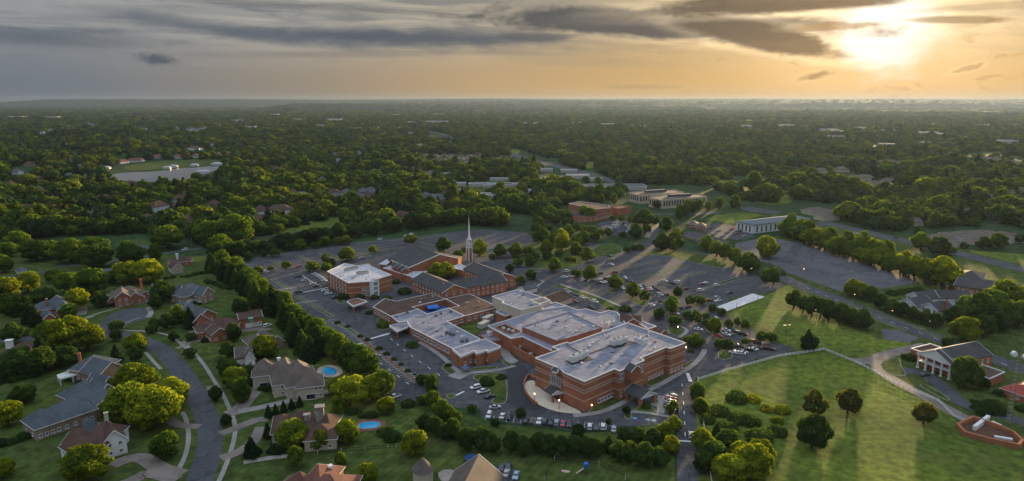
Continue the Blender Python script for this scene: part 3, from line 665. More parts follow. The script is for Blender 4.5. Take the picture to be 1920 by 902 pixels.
def scatter():
    pts = []; r = random.Random(99)
    polys = [(min(p[0] for p in c), max(p[0] for p in c), min(p[1] for p in c), max(p[1] for p in c), c) for c in CLEAR]
    def free(x, y, hx, hy):
        for a, b, c, d, pl in polys:
            if a <= hx <= b and c <= hy <= d and inside((hx, hy), pl): return False
        for p, rad in DISCS:
            if (p.x-x)**2+(p.y-y)**2 < rad*rad: return False
            g = p.y-y                                            # open ground in front of a house
            if 0 < g < p.y*.062 and abs(p.x*y/p.y-x) < rad*.8: return False
        return True
    y = 480.0
    while y < 17500:
        step = 11.5 if y < 1200 else (13 if y < 2300 else (20 if y < 4000 else (34 if y < 7000 else (60 if y < 12000 else 95))))
        xm = y*.92+60; x = -xm
        while x < xm:
            a, b = x+r.uniform(-.5, .5)*step, y+r.uniform(-.5, .5)*step; x += step
            hx, hy = proj((a, b, 0))
            if hy > bnd(hx) or abs(hx-960) > 1150: continue
            # clearings and hollows of the wooded suburbs
            f = mnoise.fractal(Vector((a*.0032, b*.0032, 0)), 1, 2, 3)
            if f < (-.30 if y < 2500 else -.22) and r.random() < .85: continue
            hx2, hy2 = proj((a, b, 8.0))
            if not (free(a, b, hx, hy) and free(a, b, hx2, hy2)) and not (b > 800 and mnoise.noise(Vector((a*.02, b*.02, 5))) > .16 and hx > 1200 and hy > 280): continue
            pts.append((a, b, step))
        y += step*.92
    return pts, r
def forest():
    pts, r = scatter(); n0 = len(pts); n = n0+len(EXTRA)
    pc = bpy.data.collections.new('woodland_sources'); k = 0
    kinds = [('spread', 900, 1.15, (.052, .092, .026)), ('round', 800, 1.05, (.042, .080, .026)), ('spread', 900, 1.15, (.080, .118, .022)), ('round', 800, 1.05, (.032, .062, .025)), ('spread', 900, 1.1, (.048, .084, .024)), ('egg', 500, .95, (.060, .100, .022)), ('spread', 800, 1.15, (.034, .070, .036)), ('round', 700, 1.05, (.026, .056, .034)), ('spread', 800, 1.15, (.042, .080, .036)), ('conifer', 500, .9, (.022, .044, .026)), ('round', 800, 1.05, (.092, .112, .030)), ('spread', 800, 1.1, (.070, .072, .030))]  # includes darker, bluer leaf colours with cloud shade and haze painted in
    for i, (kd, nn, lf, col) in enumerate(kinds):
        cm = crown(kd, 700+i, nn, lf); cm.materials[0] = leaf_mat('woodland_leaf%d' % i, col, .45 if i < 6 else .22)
        o = bpy.data.objects.new('woodland_source%d' % i, cm); pc.objects.link(o)
    me = bpy.data.meshes.new('woodland'); me.vertices.add(n)
    co = np.zeros((n, 3), np.float32); sc = np.zeros(n, np.float32); rz = np.zeros(n, np.float32); pi = np.zeros(n, np.int32)
    for i, (a, b, st) in enumerate(pts):
        s = (.88+.5*mnoise.noise(Vector((a*.008, b*.008, 9))))*(1.42 if b < 1300 else 1.22)*(r.uniform(.7, 1.4)+(.55 if r.random() < .18 else 0))*max(1.0, st/12.5)*(1.0 if st < 20 else .9); co[i] = (a, b, -1.2*s+(hill_height(a, b) if b > 8000 else 0)); sc[i] = s; rz[i] = r.uniform(0, 6.28); pi[i] = r.randrange(6) if r.random() > min(.62, max(.08, (b-800)/1000)) else 6+r.randrange(3)  # farther trees pick leaves whose colour imitates cloud shade and distance haze
        if r.random() < .13: pi[i] = r.choice((9, 9, 10, 11)); sc[i] *= r.uniform(.8, 1.15)
    for i, (p, wm, kd, tn) in enumerate(EXTRA):                # planted trees past the three hundred largest
        co[n0+i] = (p.x, p.y, 0); sc[n0+i] = wm/KW['spread' if kd == 'bush' else kd]; rz[n0+i] = r.uniform(0, 6.28); pi[n0+i] = dict(g=[1, 0], d=[3, 4], y=[2, 2], b=[4, 4], k=[3, 3])[tn][i % 2] if kd != 'egg' else 5
    me.vertices.foreach_set('co', co.ravel())
    far = np.where(np.hypot(co[:, 0], co[:, 1]) > 2300, np.clip(1.0-(np.hypot(co[:, 0], co[:, 1])-2300)/5000, .42, 1), 1)*np.where(np.hypot(co[:, 0], co[:, 1]) > 8000, .45, 1)
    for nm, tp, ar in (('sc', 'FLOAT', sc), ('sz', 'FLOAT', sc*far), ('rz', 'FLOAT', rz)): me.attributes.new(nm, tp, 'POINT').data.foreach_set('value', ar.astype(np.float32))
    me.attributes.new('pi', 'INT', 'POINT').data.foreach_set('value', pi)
    ob = bpy.data.objects.new('woodland', me); link(ob); tag(ob, 'dense green woods stretching from behind the campus to the horizon', 'woods', kind='stuff')
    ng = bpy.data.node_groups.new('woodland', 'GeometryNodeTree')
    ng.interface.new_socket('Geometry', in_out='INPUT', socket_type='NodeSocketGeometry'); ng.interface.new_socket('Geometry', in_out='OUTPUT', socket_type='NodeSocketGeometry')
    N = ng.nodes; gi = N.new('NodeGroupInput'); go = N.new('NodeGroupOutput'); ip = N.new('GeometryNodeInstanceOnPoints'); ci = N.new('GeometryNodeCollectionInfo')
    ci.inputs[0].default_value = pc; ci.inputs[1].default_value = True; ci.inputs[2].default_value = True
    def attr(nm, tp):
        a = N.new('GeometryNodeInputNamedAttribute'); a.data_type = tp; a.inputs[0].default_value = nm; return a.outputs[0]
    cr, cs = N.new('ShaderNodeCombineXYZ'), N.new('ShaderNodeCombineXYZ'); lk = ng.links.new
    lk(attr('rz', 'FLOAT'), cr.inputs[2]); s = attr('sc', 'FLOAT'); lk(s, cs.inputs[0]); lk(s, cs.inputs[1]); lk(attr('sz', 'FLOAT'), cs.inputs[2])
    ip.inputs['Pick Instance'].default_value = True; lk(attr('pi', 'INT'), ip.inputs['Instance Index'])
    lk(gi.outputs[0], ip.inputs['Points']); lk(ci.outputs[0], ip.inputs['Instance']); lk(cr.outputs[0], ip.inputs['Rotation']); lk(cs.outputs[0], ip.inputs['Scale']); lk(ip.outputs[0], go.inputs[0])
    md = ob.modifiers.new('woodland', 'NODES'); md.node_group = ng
    print('woodland', n)
ORD = ['first', 'second', 'third', 'fourth', 'fifth', 'sixth', 'seventh', 'eighth', 'ninth', 'tenth', 'eleventh', 'twelfth', 'thirteenth', 'fourteenth', 'fifteenth', 'sixteenth', 'seventeenth', 'eighteenth', 'nineteenth', 'twentieth']
def ordw(i):
    if i < 20: return ORD[i]
    t, u = divmod(i+1, 10); tens = ['', '', 'twenty', 'thirty', 'forty', 'fifty', 'sixty'][t]
    return tens+'-'+ORD[u-1] if u else tens[:-1]+'ieth'
EXTRA, KEEP = [], []
def pick_trees():
    leafy = sorted((t for t in TREES if t[2] not in ('conifer', 'bush')), key=lambda t: -t[1]*ppm(t[0]))
    KEEP.extend(leafy[:300]); KEEP.extend(t for t in TREES if t[2] in ('conifer', 'bush')); EXTRA.extend(t[:4] for t in leafy[300:])
def plant_trees():
    r = random.Random(5); groups = {}
    for p, wm, kd, tn, zone in KEEP:
        j = r.randrange(len(PROTO[kd])); cm, tm = PROTO[kd][j]; s = wm/KW[kd]
        nm = dict(conifer='evergreen_tree', bush='shrub').get(kd, 'leafy_tree')
        o = bpy.data.objects.new(nm, None); o.empty_display_size = .5; link(o); o.location = (p.x, p.y, 0)
        o.rotation_euler.z = r.uniform(0, 6.28)
        hs = s*r.uniform(.92, 1.08)*(1.0 if kd in ('bush', 'egg', 'conifer') else min(1.22, max(.95, 1.32-wm*.02))); o.scale = (s, s, hs)
        c = bpy.data.objects.new('crown', cm); link(c, o); k = r.uniform(.85, 1.15); c.color = (*[v*k for v in TINT[tn]], 1)
        link(bpy.data.objects.new('stem' if kd == 'bush' else 'trunk', tm), o)
        ht = wm/KW[kd]*12
        adj = ('big ' if wm > 14 else 'small ' if wm < 6 else '')+dict(g='green', d='dark green', y='yellow-green', b='brownish sparse', k='blackish green')[tn]
        what = dict(round='round-crowned tree', spread='broad-crowned tree', egg='slender upright tree', conifer='cone-shaped evergreen', bush='low shrub')[kd]
        lm = min(LAND, key=lambda q: (q[1]-p).length)[0]
        groups.setdefault((adj+' '+what, lm), []).append((proj(p)[0], o))
        tag(o, None, 'shrub' if kd == 'bush' else 'tree', {'screen': 'trees screening the houses from the car park', 'north': 'dark tree row behind the car park', 'lot': 'trees on the car park islands', 'belt': 'tree belt beside the gravel lot', 'median': 'low shrubs on the mulch strip', 'front belt': 'tree belt below the front car park', 'street': 'trees along the road', 'scrub': 'scrub and trees beside the entrance drive'}.get(zone, 'trees around the campus and houses'))
    for (a, lm), L in groups.items():
        L.sort(key=lambda q: q[0])
        for i, (x, o) in enumerate(L):
            if len(L) == 1: o['label'] = f'{a} by the {lm}'
            elif i == 0: o['label'] = f'{a}, leftmost by {lm}'
            elif i == len(L)-1: o['label'] = f'{a}, rightmost by {lm}'
            else: o['label'] = f'{a}, {ordw(i)} from left by {lm}'
def haze():
    b = MB(); b.box((0, 9500, 104), (44000, 21000, 210))
    o = b.build('haze', 'dark'); o.data.materials.clear()
    m = bpy.data.materials.new('haze'); m.use_nodes = True; t = NT(m.node_tree); out = t.n('ShaderNodeOutputMaterial')
    v = t.n('ShaderNodeVolumePrincipled'); v.inputs['Color'].default_value = (.20, .275, .40, 1); v.inputs['Density'].default_value = 3.9e-5; v.inputs['Anisotropy'].default_value = .42
    t.l(v.outputs[0], out.inputs['Volume']); o.data.materials.append(m); o['kind'] = 'stuff'; o['label'] = 'pale evening haze thickening towards the horizon'; o['category'] = 'haze'
# ------------------------------------------------------------------ paved and grassed ground
LW = lambda nm, c, pts, mat='grass', sm=0: sheet(nm, 'lawn', mat, GP(c, pts), sm)
LW('lawn', 'P', [(-300,470),(200,472),(400,482),(420,500),(700,715),(740,752),(880,778),(905,792),(1080,812),(1262,806),(1268,1000),(-300,1000)])
LW('lawn', 'P', [(1308,1000),(1308,700),(1300,560),(1480,545),(1470,500),(1390,455),(1560,423),(2200,530),(2300,1000)])
LW('pasture', 'C6', [(70,455),(180,420),(430,352),(620,325),(780,385),(960,480),(1130,550),(1200,620),(1230,680),(1600,790),(1700,1100),(35,1100),(40,700),(52,600)], 'meadow')
LW('lawn', 'C6', [(190,170),(365,85),(470,30),(500,60),(860,270),(1010,290),(1000,320),(880,340),(780,370),(630,318),(510,330),(430,285),(380,230),(270,205)], 'meadow')
LW('golf_fairway', 'C11', [(250,420),(340,330),(385,330),(440,400),(500,440),(470,480),(380,440)], 'meadow', 2); LW('golf_fairway', 'C11', [(500,505),(530,400),(550,335),(565,400),(690,425),(770,440),(775,530),(690,548),(560,530)], 'meadow', 2)
LW('lawn', 'C7', [(1210,345),(1290,312),(1560,300),(1500,350),(1390,375),(1290,355)], 'meadow'); LW('lawn', 'C11', [(1240,380),(1500,375),(1520,440),(1250,440)]); LW('lawn', 'C9', [(700,480),(700,450),(950,420),(1245,415),(1240,446),(1090,458),(930,474)], 'grass', 1)
LW('field', 'C11', [(1570,285),(1920,275),(1920,308),(1590,303)], 'grass'); LW('lawn', 'C8', [(1560,375),(1920,400),(1920,470),(1600,395)], 'meadow'); LW('lawn', 'C8', [(0,140),(120,130),(250,150),(120,180),(0,195)], 'meadow')
LW('lawn', 'C9', [(1480,850),(1780,745),(1920,745),(1920,800),(1640,830)], 'meadow'); LW('lawn', 'C9', [(640,900),(680,872),(800,862),(890,905)]); LW('field', 'C10', [(1060,300),(1130,305),(1110,330),(1085,325)], 'meadow'); LW('field', 'C10', [(1480,375),(1555,368),(1545,405),(1490,408)], 'meadow')
LW('clearing', 'C10', [(290,425),(660,420),(700,475),(300,475)]); LW('clearing', 'C10', [(690,480),(1150,470),(1200,560),(900,590),(690,580)]); LW('clearing', 'C10', [(480,340),(890,335),(900,398),(490,398)])
AS = lambda nm, c, pts, mat='asphalt', sm=0: sheet(nm, 'asphalt', mat, GP(c, pts), sm)
LOT = AS('car_park', 'P', [(418,498),(500,479),(640,457),(760,445),(900,430),(985,436),(1010,452),(1040,455),(1110,455),(1170,470),(1215,450),(1222,425),(1236,425),(1232,460),(1290,468),(1350,480),(1430,520),(1475,535),(1440,548),(1370,560),(1345,580),(1400,612),(1440,640),(1492,652),(1480,662),(1312,705),(1302,712),(1305,760),(1308,830),(1314,1000),(1268,1000),(1270,902),(1268,800),(1262,795),(1160,800),(1075,806),(960,793),(905,785),(900,768),(850,764),(800,745),(760,758),(735,742),(690,700),(620,645),(540,588),(470,535)])
AS('gravel_lot', 'C8', [(20,345),(200,300),(340,300),(500,340),(740,410),(1230,570),(1225,590),(930,632),(740,642),(640,602),(420,532),(330,470),(200,440)], 'gravel', 1)
AS('service_drive', 'C4', [(205,560),(255,540),(320,560),(340,590),(310,650),(330,740),(420,800),(380,820),(250,790),(215,740),(218,640)], 'fresh_asphalt', 1)
def RD(c, pts, w, nm='road', mat='road', kind='asphalt', sm=2): return strip(nm, kind, mat, GP(c, pts), w, sm)
street = RD('C1', [(678,1040),(700,900),(738,790),(738,700),(690,600),(625,500),(560,432),(480,402),(400,385),(330,375),(230,385),(120,400),(-60,410),(-200,420)], 8.6)
AS('cul_de_sac', 'C1', [(345,360),(370,325),(430,300),(500,292),(530,305),(520,330),(470,345),(420,365),(380,385),(350,385)], 'road', 2)
MR = RD('P', [(1440,508),(1480,527),(1520,543),(1570,561),(1640,592),(1760,635),(1850,668),(1990,718)], 12)
RD('P', [(1468,500),(1520,425),(1560,420)], 8)
RD('P', [(1540,416),(1600,430),(1710,455),(1790,474),(1920,505),(2050,540)], 17, 'highway')
RD('P', [(940,283),(953,287),(1007,303),(1093,323),(1163,343),(1200,360)], 24, 'highway'); RD('P', [(780,240),(830,252),(860,262),(950,288)], 18, 'highway')
RD('C1', [(200,150),(390,132),(690,87),(760,80)], 6); RD('C9', [(1290,880),(1500,845),(1650,830),(1920,795)], 7); RD('C17', [(-40,215),(110,172),(260,148),(390,130)], 6); RD('C8', [(1620,60),(1660,100),(1700,140),(1770,205)], 9)
RD('C7', [(800,470),(830,420),(890,370)], 5, 'drive', 'driveway'); RD('C7', [(780,310),(900,305),(1100,310),(1300,298)], 9); AS('car_park', 'C7', [(440,375),(560,340),(690,360),(720,420),(640,460),(540,450)]); AS('car_park', 'C7', [(1450,262),(1530,255),(1770,290),(1700,305),(1520,290)]); AS('car_park', 'C7', [(1180,420),(1290,370),(1480,400),(1560,470),(1440,490),(1290,470)])
AS('car_park', 'C10', [(1200,462),(1320,445),(1470,450),(1480,468),(1300,478)], 'gravel'); AS('side_lot', 'C6', [(880,230),(960,235),(1050,270),(1000,290),(890,275)], 'gravel')
# mansion drive
RD('C6', [(1080,300),(1010,318),(930,335),(880,350),(830,372),(760,372)], 7, 'drive', 'driveway', 'concrete')
RD('C6', [(850,372),(880,420),(960,472),(1060,520),(1180,590),(1280,640)], 6.5, 'drive', 'driveway', 'concrete'); RD('C6', [(960,420),(1030,412),(1100,445),(1170,500),(1230,560),(1340,590),(1600,670)], 7, 'drive', 'road', 'concrete')
# front walks of the street and drives of its houses
CW = lambda c, pts, w=1.6, nm='sidewalk', mat='concrete': strip(nm, 'concrete', mat, GP(c, pts), w, 2)
CW('C2', [(40,1000),(110,870),(172,700),(186,600),(165,530),(130,450),(90,380),(40,300),(0,240),(-60,170),(-110,120)])
CW('C1', [(585,960),(615,880),(650,820),(664,750),(655,690),(640,660)]); CW('C1', [(510,450),(545,490),(565,510)]); CW('C1', [(300,330),(350,312),(430,290),(490,280),(560,262)], 1.6); CW('C1', [(0,398),(120,384),(210,350),(330,325)], 1.4)
CW('C2', [(20,385),(90,372)], 4, 'driveway', 'driveway'); CW('C2', [(130,530),(200,510),(260,430),(320,370),(380,340)], 6.5, 'driveway', 'driveway'); CW('C2', [(200,515),(330,490),(460,460),(600,425),(710,400)], 4.2, 'driveway', 'concrete')
CW('C2', [(100,640),(230,590),(300,560),(370,555)], 4.5, 'driveway', 'driveway'); CW('C2', [(100,775),(200,745),(290,680),(330,600)], 4.5, 'driveway', 'driveway'); CW('C2', [(230,800),(340,780),(450,765),(540,760)], 2.6, 'garden_wall_walk', 'stone')
CW('C1', [(700,712),(620,708),(560,660)], 4, 'driveway', 'driveway'); CW('C1', [(640,880),(560,860),(500,815),(430,830),(390,850)], 6, 'driveway', 'driveway'); CW('C1', [(620,900),(520,870),(470,900),(380,930)], 5, 'driveway', 'driveway')
CW('C19', [(620,880),(700,840),(800,800),(900,800),(1000,795)], 3, 'driveway', 'driveway'); CW('C19', [(760,740),(790,790),(760,830)], 6, 'driveway', 'driveway'); CW('C19', [(400,560),(430,600),(400,640)], 3, 'driveway', 'concrete'); CW('C19', [(330,520),(380,490),(430,480)], 7, 'driveway', 'driveway'); CW('C17', [(690,500),(700,450),(690,430)], 5, 'driveway', 'driveway'); CW('C2', [(210,60),(330,50),(360,60)], 6, 'driveway', 'driveway')
CW('C19', [(200,690),(280,660),(340,640)], 1.2, 'sidewalk'); CW('C19', [(170,735),(260,740),(400,745),(560,770),(640,830),(700,880)], 1.6)
# campus walks
CW('C12', [(430,905),(560,890),(700,862),(850,790),(960,735),(1100,672),(1300,562),(1450,470),(1520,390),(1540,340)], 2.6, 'walk'); CW('C4', [(0,600),(120,590),(190,578),(260,560)], 2, 'walk'); CW('C24', [(330,475),(460,520),(700,590),(900,670),(1090,755)], 2.2, 'walk'); CW('C16', [(455,530),(560,590),(660,660),(720,720),(800,790)], 2.4, 'walk'); CW('C16', [(760,850),(860,800)], 7, 'walk'); CW('C16', [(880,810),(1000,800),(1150,785),(1240,760)], 2, 'walk'); CW('C13', [(310,640),(330,720),(400,790),(440,800)], 5, 'walk'); CW('C27', [(360,190),(350,340)], 3, 'walk'); CW('C27', [(100,325),(250,335),(420,365)], 2, 'walk'); CW('C27', [(270,250),(350,280)], 3, 'walk')
CW('C24', [(0,560),(60,480),(140,440),(60,420)], 1.6, 'walk'); CW('C25', [(150,690),(230,640),(180,600),(120,590)], 2, 'walk')
sheet('plaza', 'concrete', 'cream', GP('C12', [(20,615),(100,600),(110,650),(330,790),(530,885),(400,885),(250,862),(100,795),(12,690)]), 1)
sheet('sports_pad', 'concrete', 'white_paint', GP('C25', [(468,432),(770,320),(878,348),(548,472)]))
# raised beds
I = lambda c, pts, mat='grass', sm=1, nm='lawn_island': island(nm, GP(c, pts), mat, sm)
def IS(c, pts, w, mat='grass', nm='lawn_island'):
    R, L = ribbon(GP(c, pts), w, 0); return island(nm, [Vector((*p, 0)) for p in R+L[::-1]], mat, 0)
for a, b, w in (((235,312),(322,360),3), ((445,280),(560,338),3), ((640,247),(730,287),3), ((832,222),(1000,278),5), ((1097,217),(1205,252),3), ((350,445),(350,530),2), ((455,425),(610,525),2.6), ((635,555),(760,625),2.6), ((770,632),(915,715),3), ((950,755),(1100,845),3)): IS('C23', [a, b], w)
IS('C23', [(1280,205),(1460,178)], 3); IS('C3', [(560,90),(720,70)], 2.5); IS('C3', [(620,105),(800,140)], 2.5); IS('C23', [(680,395),(760,450),(830,485)], 2, 'concrete'); IS('C23', [(1100,150),(1476,115)], 2.5)
IS('C3', [(262,622),(340,688),(450,770),(612,895)], 3.2, 'mulch', 'mulch_strip')
I('C3', [(370,590),(440,560),(470,580),(430,600)]); I('C3', [(545,690),(580,655),(620,680),(590,700)]); I('C16', [(640,755),(700,720),(810,790),(770,830),(730,820)]); I('C16', [(140,300),(180,380),(130,400),(60,330)]); I('C14', [(160,700),(230,680),(270,720),(220,740)])
I('C4', [(5,615),(100,603),(185,592),(214,640),(216,750),(190,780),(118,768),(140,740),(60,655)]); I('C4', [(0,572),(150,558),(165,575),(60,585),(0,590)]); I('C4', [(190,520),(250,560),(235,570),(180,540)])
I('C5', [(55,155),(95,135),(130,150),(120,172),(80,178)]); I('C12', [(535,868),(740,735),(900,742),(850,775),(690,850),(600,878)]); I('C12', [(1045,600),(1240,525),(1440,425),(1465,440),(1300,548),(1100,655),(1045,640)]); I('C27', [(125,305),(210,262),(285,285),(332,335),(115,315)]); I('C27', [(35,350),(70,330),(112,330),(112,380),(70,390)]); I('C27', [(230,290),(330,210),(345,190),(345,250),(320,270)]); I('C27', [(380,180),(470,140),(478,210),(380,190)])
I('C7', [(400,622),(430,530),(560,505),(650,560),(560,602),(430,612)]); I('C7', [(725,602),(860,552),(1080,562),(1460,652),(1420,690),(1250,680),(1090,638),(900,590)]); IS('C7', [(790,745),(830,735),(1085,668)], 3.5); IS('C7', [(1000,775),(1200,715)], 3); IS('C7', [(1060,872),(1250,820),(1430,758)], 3.5); IS('C7', [(640,690),(720,665),(900,640)], 3); IS('C7', [(560,715),(640,720)], 3); IS('C7', [(420,668),(520,662)], 2.5); IS('C7', [(890,790),(960,805)], 3)
I('C24', [(205,505),(340,468),(470,515),(700,585),(1050,735),(1080,765),(990,792),(880,770),(700,640),(600,620),(400,530)], 'grass', 0); I('C24', [(860,540),(1000,530),(1060,560),(930,580)]); I('C24', [(1130,640),(1330,660),(1430,700),(1330,740),(1200,700)]); I('C24', [(520,470),(760,455),(770,475),(560,485)])
I('C25', [(470,800),(590,800),(615,862),(490,888)], 'grass', 1); I('C25', [(45,600),(130,602),(215,652),(140,680),(60,650)]); I('C25', [(170,330),(215,325),(640,180),(660,190),(300,300)], 'grass', 0); I('P', [(1010,452),(1090,468),(1105,488),(1060,508),(1000,503),(955,492),(960,470)]); I('C25', [(560,600),(740,600),(730,625),(600,640)]); I('C25', [(800,715),(960,715),(980,730),(850,745)]); I('C25', [(330,580),(420,570),(500,680),(460,700)])
for a, b in (((-60,545),(90,600)), ((110,610),(640,845)), ((-150,600),(-100,620))): IS('C26', [(a[0], a[1]+150), (b[0], b[1]+150)], 2.2)
IS('C8', [(600,690),(760,750),(1160,890)], 2.2, 'grass', 'road_verge'); IS('C8', [(800,720),(960,785),(1280,880)], 2.0, 'grass', 'road_verge'); IS('C8', [(400,545),(530,612)], 1.6, 'mulch', 'road_verge')
I('C6', [(1040,478),(1075,470),(1150,515),(1190,545),(1160,545)], 'grass', 1, 'drive_island'); I('C6', [(870,375),(960,352),(970,400),(995,436),(950,442),(885,415)], 'grass', 1, 'drive_island')
# painted lines
def PT(c, a, b, w, mat='white_paint', nm='painted_line'):
    return strip(nm, 'paint', mat, [G(c, *a), G(c, *b)], w, 0, parent=None)
for c, a, b, w in (('C23',(440,570),(605,541),1.0), ('C23',(690,527),(885,489),1.0), ('C3',(208,695),(302,672),1.1), ('C3',(338,650),(455,616),1.1), ('C27',(575,0),(602,72),1.6), ('C27',(498,568),(636,576),.9), ('C5',(130,155),(185,128),1.0), ('C23',(630,612),(800,590),.5), ('C23',(480,510),(640,490),.4), ('C23',(1210,885),(1350,848),1.0)): PT(c, a, b, w)
def dashes(c, pts, nm='lane_marking', step=9, ln=3.0, w=.35):
    P = smooth(GP(c, pts), 2, False); b = MB(); ZC['paint'] += .003; z = ZC['paint']; acc = 0
    for p, q in zip(P, P[1:]):
        L = (q-p).length; s = acc
        while s < L:
            d = (q-p)/L; n = Vector((-d.y, d.x, 0))*w/2; e = p+d*s; f = e+d*ln; b.add([(v.x, v.y, z) for v in (e-n, f-n, f+n, e+n)], [(0,1,2,3)]); s += step
        acc = s-L
    tag(b.build(nm, 'white_paint'), kind='structure')
dashes('C27', [(530,90),(545,260),(552,400),(560,590)]); dashes('C23', [(440,560),(600,665),(760,760),(900,850)]); dashes('C3', [(80,590),(250,690),(420,800),(560,905)]); dashes('C16', [(200,500),(380,650),(540,760),(640,830)])
dashes('P', [(1480,527),(1570,563),(1640,594),(1760,637),(1900,690)])
def stalls(c, a, b, side, depth=5.2, pitch=2.7):                         # row of parking bays along a-b
    A, B = G(c, *a), G(c, *b); d = (B-A); L = d.length; d /= L; n = Vector((-d.y, d.x, 0))*side; m = MB(); ZC['paint'] += .003; z = ZC['paint']
    for i in range(int(L/pitch)+1):
        e = A+d*pitch*i; f = e+n*depth; w = d*.07; m.add([(v.x, v.y, z) for v in (e-w, e+w, f+w, f-w)], [(0,1,2,3) if side < 0 else (3,2,1,0)])
    tag(m.build('parking_bay_lines', 'white_paint'), kind='structure')
stalls('C3', (110,545), (600,895), 1); stalls('C3', (120,540), (620,880), -1); stalls('C3', (620,660), (840,840), 1, 5.2); stalls('C5', (330,330), (1230,400), 1); stalls('C3', (470,585), (600,660), 1)
stalls('C23', (480,440), (620,540), -1); stalls('C23', (470,445), (600,530), 1); stalls('C23', (640,560), (900,720), 1); stalls('C23', (250,315), (340,365), 1); stalls('C23', (455,285), (565,345), 1); stalls('C23', (645,250), (735,290), 1); stalls('C23', (840,225), (1000,282), -1)
for k in range(4): stalls('C7', (640+90*k,700+28*k), (900+110*k,635+26*k), 1, 5.2, 3.0)
for x, y in ((135,382), (240,392), (295,400)):
    sheet('accessible_bay_mark', 'paint', 'blue_paint', GP('C27', [(x-18,y-10),(x+18,y-6),(x+18,y+10),(x-18,y+6)]))
# ------------------------------------------------------------------ campus buildings
def at(c, x, y, z, o=None): return G(c, x, y, z)
def mid(P): return Vector((sum(p[0] for p in P)/len(P), sum(p[1] for p in P)/len(P), 0))
def units(parent, c, spots, z, s=2.6, name='roof_unit', mat='hvac', rz=.7):
    for x, y in spots:
        p = G(c, x, y, z); b = MB(); b.box((p.x, p.y, z+s*.35), (s, s*.8, s*.7), rz); b.box((p.x, p.y, z+s*.74), (s*.8, s*.6, s*.1), rz); b.cyl((p.x, p.y), s*.28, z+s*.79, z+s*.88, 10)
        u = b.build(name, mat, parent)
        g = MB(); g.cyl((p.x, p.y), s*.22, z+s*.88, z+s*.90, 10); o = g.build('fan', 'dark', parent); o.parent = u; o.location = (0, 0, 0)
# gymnasium
gp = GP('C12', [(107,412),(230,466),(262,478),(330,515),(345,534),(523,612),(776,505),(822,523),(1030,432),(997,412),(1212,322),(1248,333),(1378,285),(890,115),(400,287),(372,278),(250,318),(305,343)], 12.7)
gym = thing('school_gymnasium', mid(gp), 'largest brick block with pale bands and a flat grey roof, nearest on the campus', 'building'); LAND.append(('large banded brick gymnasium', mid(gp)))
flat_block(gym, gp, 12.7, bands=(4.2, 7.6, 8.7, 11.2)); units(gym, 'C12', [(430,440),(482,418),(518,398),(775,300),(812,292),(850,278),(975,278),(1015,294)], 12.4, 3.4)
for P in ([(390,452),(565,408)], [(745,318),(880,282)]):
    q = MB(); q.bar(G('C12', *P[0], 12.43), G('C12', *P[1], 12.43), 5, .12); q.build('roof_mat', 'dark', gym)
for P in ([(540,383),(745,308)], [(370,300),(500,368)], [(870,262),(960,288)]):
    q = MB(); q.bar(G('C12', *P[0], 12.5), G('C12', *P[1], 12.5), .5, .25); q.build('roof_duct', 'mulch', gym)
wall_windows(gym, gp, 2, 3, 1.1, 3.6, (5.2,)); wall_windows(gym, gp, 1, 2, 1.0, 3.0, (5.2,)); wall_windows(gym, gp, 5, 5, 1.8, 1.6, (1.0,), t0=.45, t1=.98); wall_windows(gym, gp, 7, 2, 2.2, 2.2, (9.0,), t0=.02, t1=.32, mull=2); wall_windows(gym, gp, 7, 4, 1.2, 3.4, (8.0,), t0=.42, t1=.98); wall_windows(gym, gp, 7, 3, 1.5, 2.0, (1.2,), t0=.02, t1=.5); wall_windows(gym, gp, 11, 4, 1.4, 1.6, (1.2,)); wall_windows(gym, gp, 9, 5, 1.4, 1.4, (1.0,), t0=.3)
A, B = G('C12', 915, 462, 14.4), G('C12', 975, 438, 14.4); n_ = Vector((B.y-A.y, A.x-B.x, 0)).normalized()
roof_block(gym, G('C12', 905, 458, 14.4), G('C12', 958, 478, 14.4), 6, 12.6, 1.9, 'gable', 'brick', 'shingle_dark', .3, 9)
roof_block(gym, G('C12', 262, 487, 13.6), G('C12', 302, 495, 13.6), 3, 12.75, .7, 'gable', 'white', 'shingle_dark', .2, 11.5)
def porch(parent, A, B, W, zb, rh, cols, roof='shingle_dark', fas='white', pier='brick', pw=.8):
    A, B = Vector(A), Vector(B); d = (B-A).normalized(); n = Vector((-d.y, d.x, 0)); 
    roof_block(parent, A, B, W, zb, rh, 'gable', fas, roof, .4, zb-.5, name_wall='canopy_beam')
    for t in cols:
        for s in (-1, 1):
            p = A.lerp(B, t)+n*s*(W/2-.5); b = MB(); b.box((p.x, p.y, (zb-.5)/2-.1), (pw, pw, zb-.3), math.atan2(d.y, d.x)); b.box((p.x, p.y, .2), (pw*1.25, pw*1.25, .5), math.atan2(d.y, d.x)); b.build('pier', pier, parent)
porch(gym, G('C12', 935, 632, 6.0), G('C12', 1065, 694, 6.0), 8.5, 4.0, 2.0, (.08, .94), pw=1.2)
porch(gym, G('C12', 240, 640, 5.2), G('C12', 292, 686, 5.2), 4.5, 3.8, 1.4, (.92,), pw=.7)
pw_ = smooth(GP('C12', [(105,600),(50,560),(8,640),(15,700),(60,770),(120,815)]), 2, False)
R_, L_ = ribbon(pw_, .5, 0); b = MB()
nn = len(R_); b.add([(*p, z) for z in (-.1, 1.5) for p in R_+L_], [(i, i+1, 2*nn+i+1, 2*nn+i) for i in range(nn-1)]+[(nn+i+1, nn+i, 3*nn+i, 3*nn+i+1) for i in range(nn-1)]+[(2*nn+i, 2*nn+i+1, 3*nn+i+1, 3*nn+i) for i in range(nn-1)])
tag(b.build('brick_wall', 'brick'), 'low curved brick wall round the plaza beside the gymnasium', 'wall')
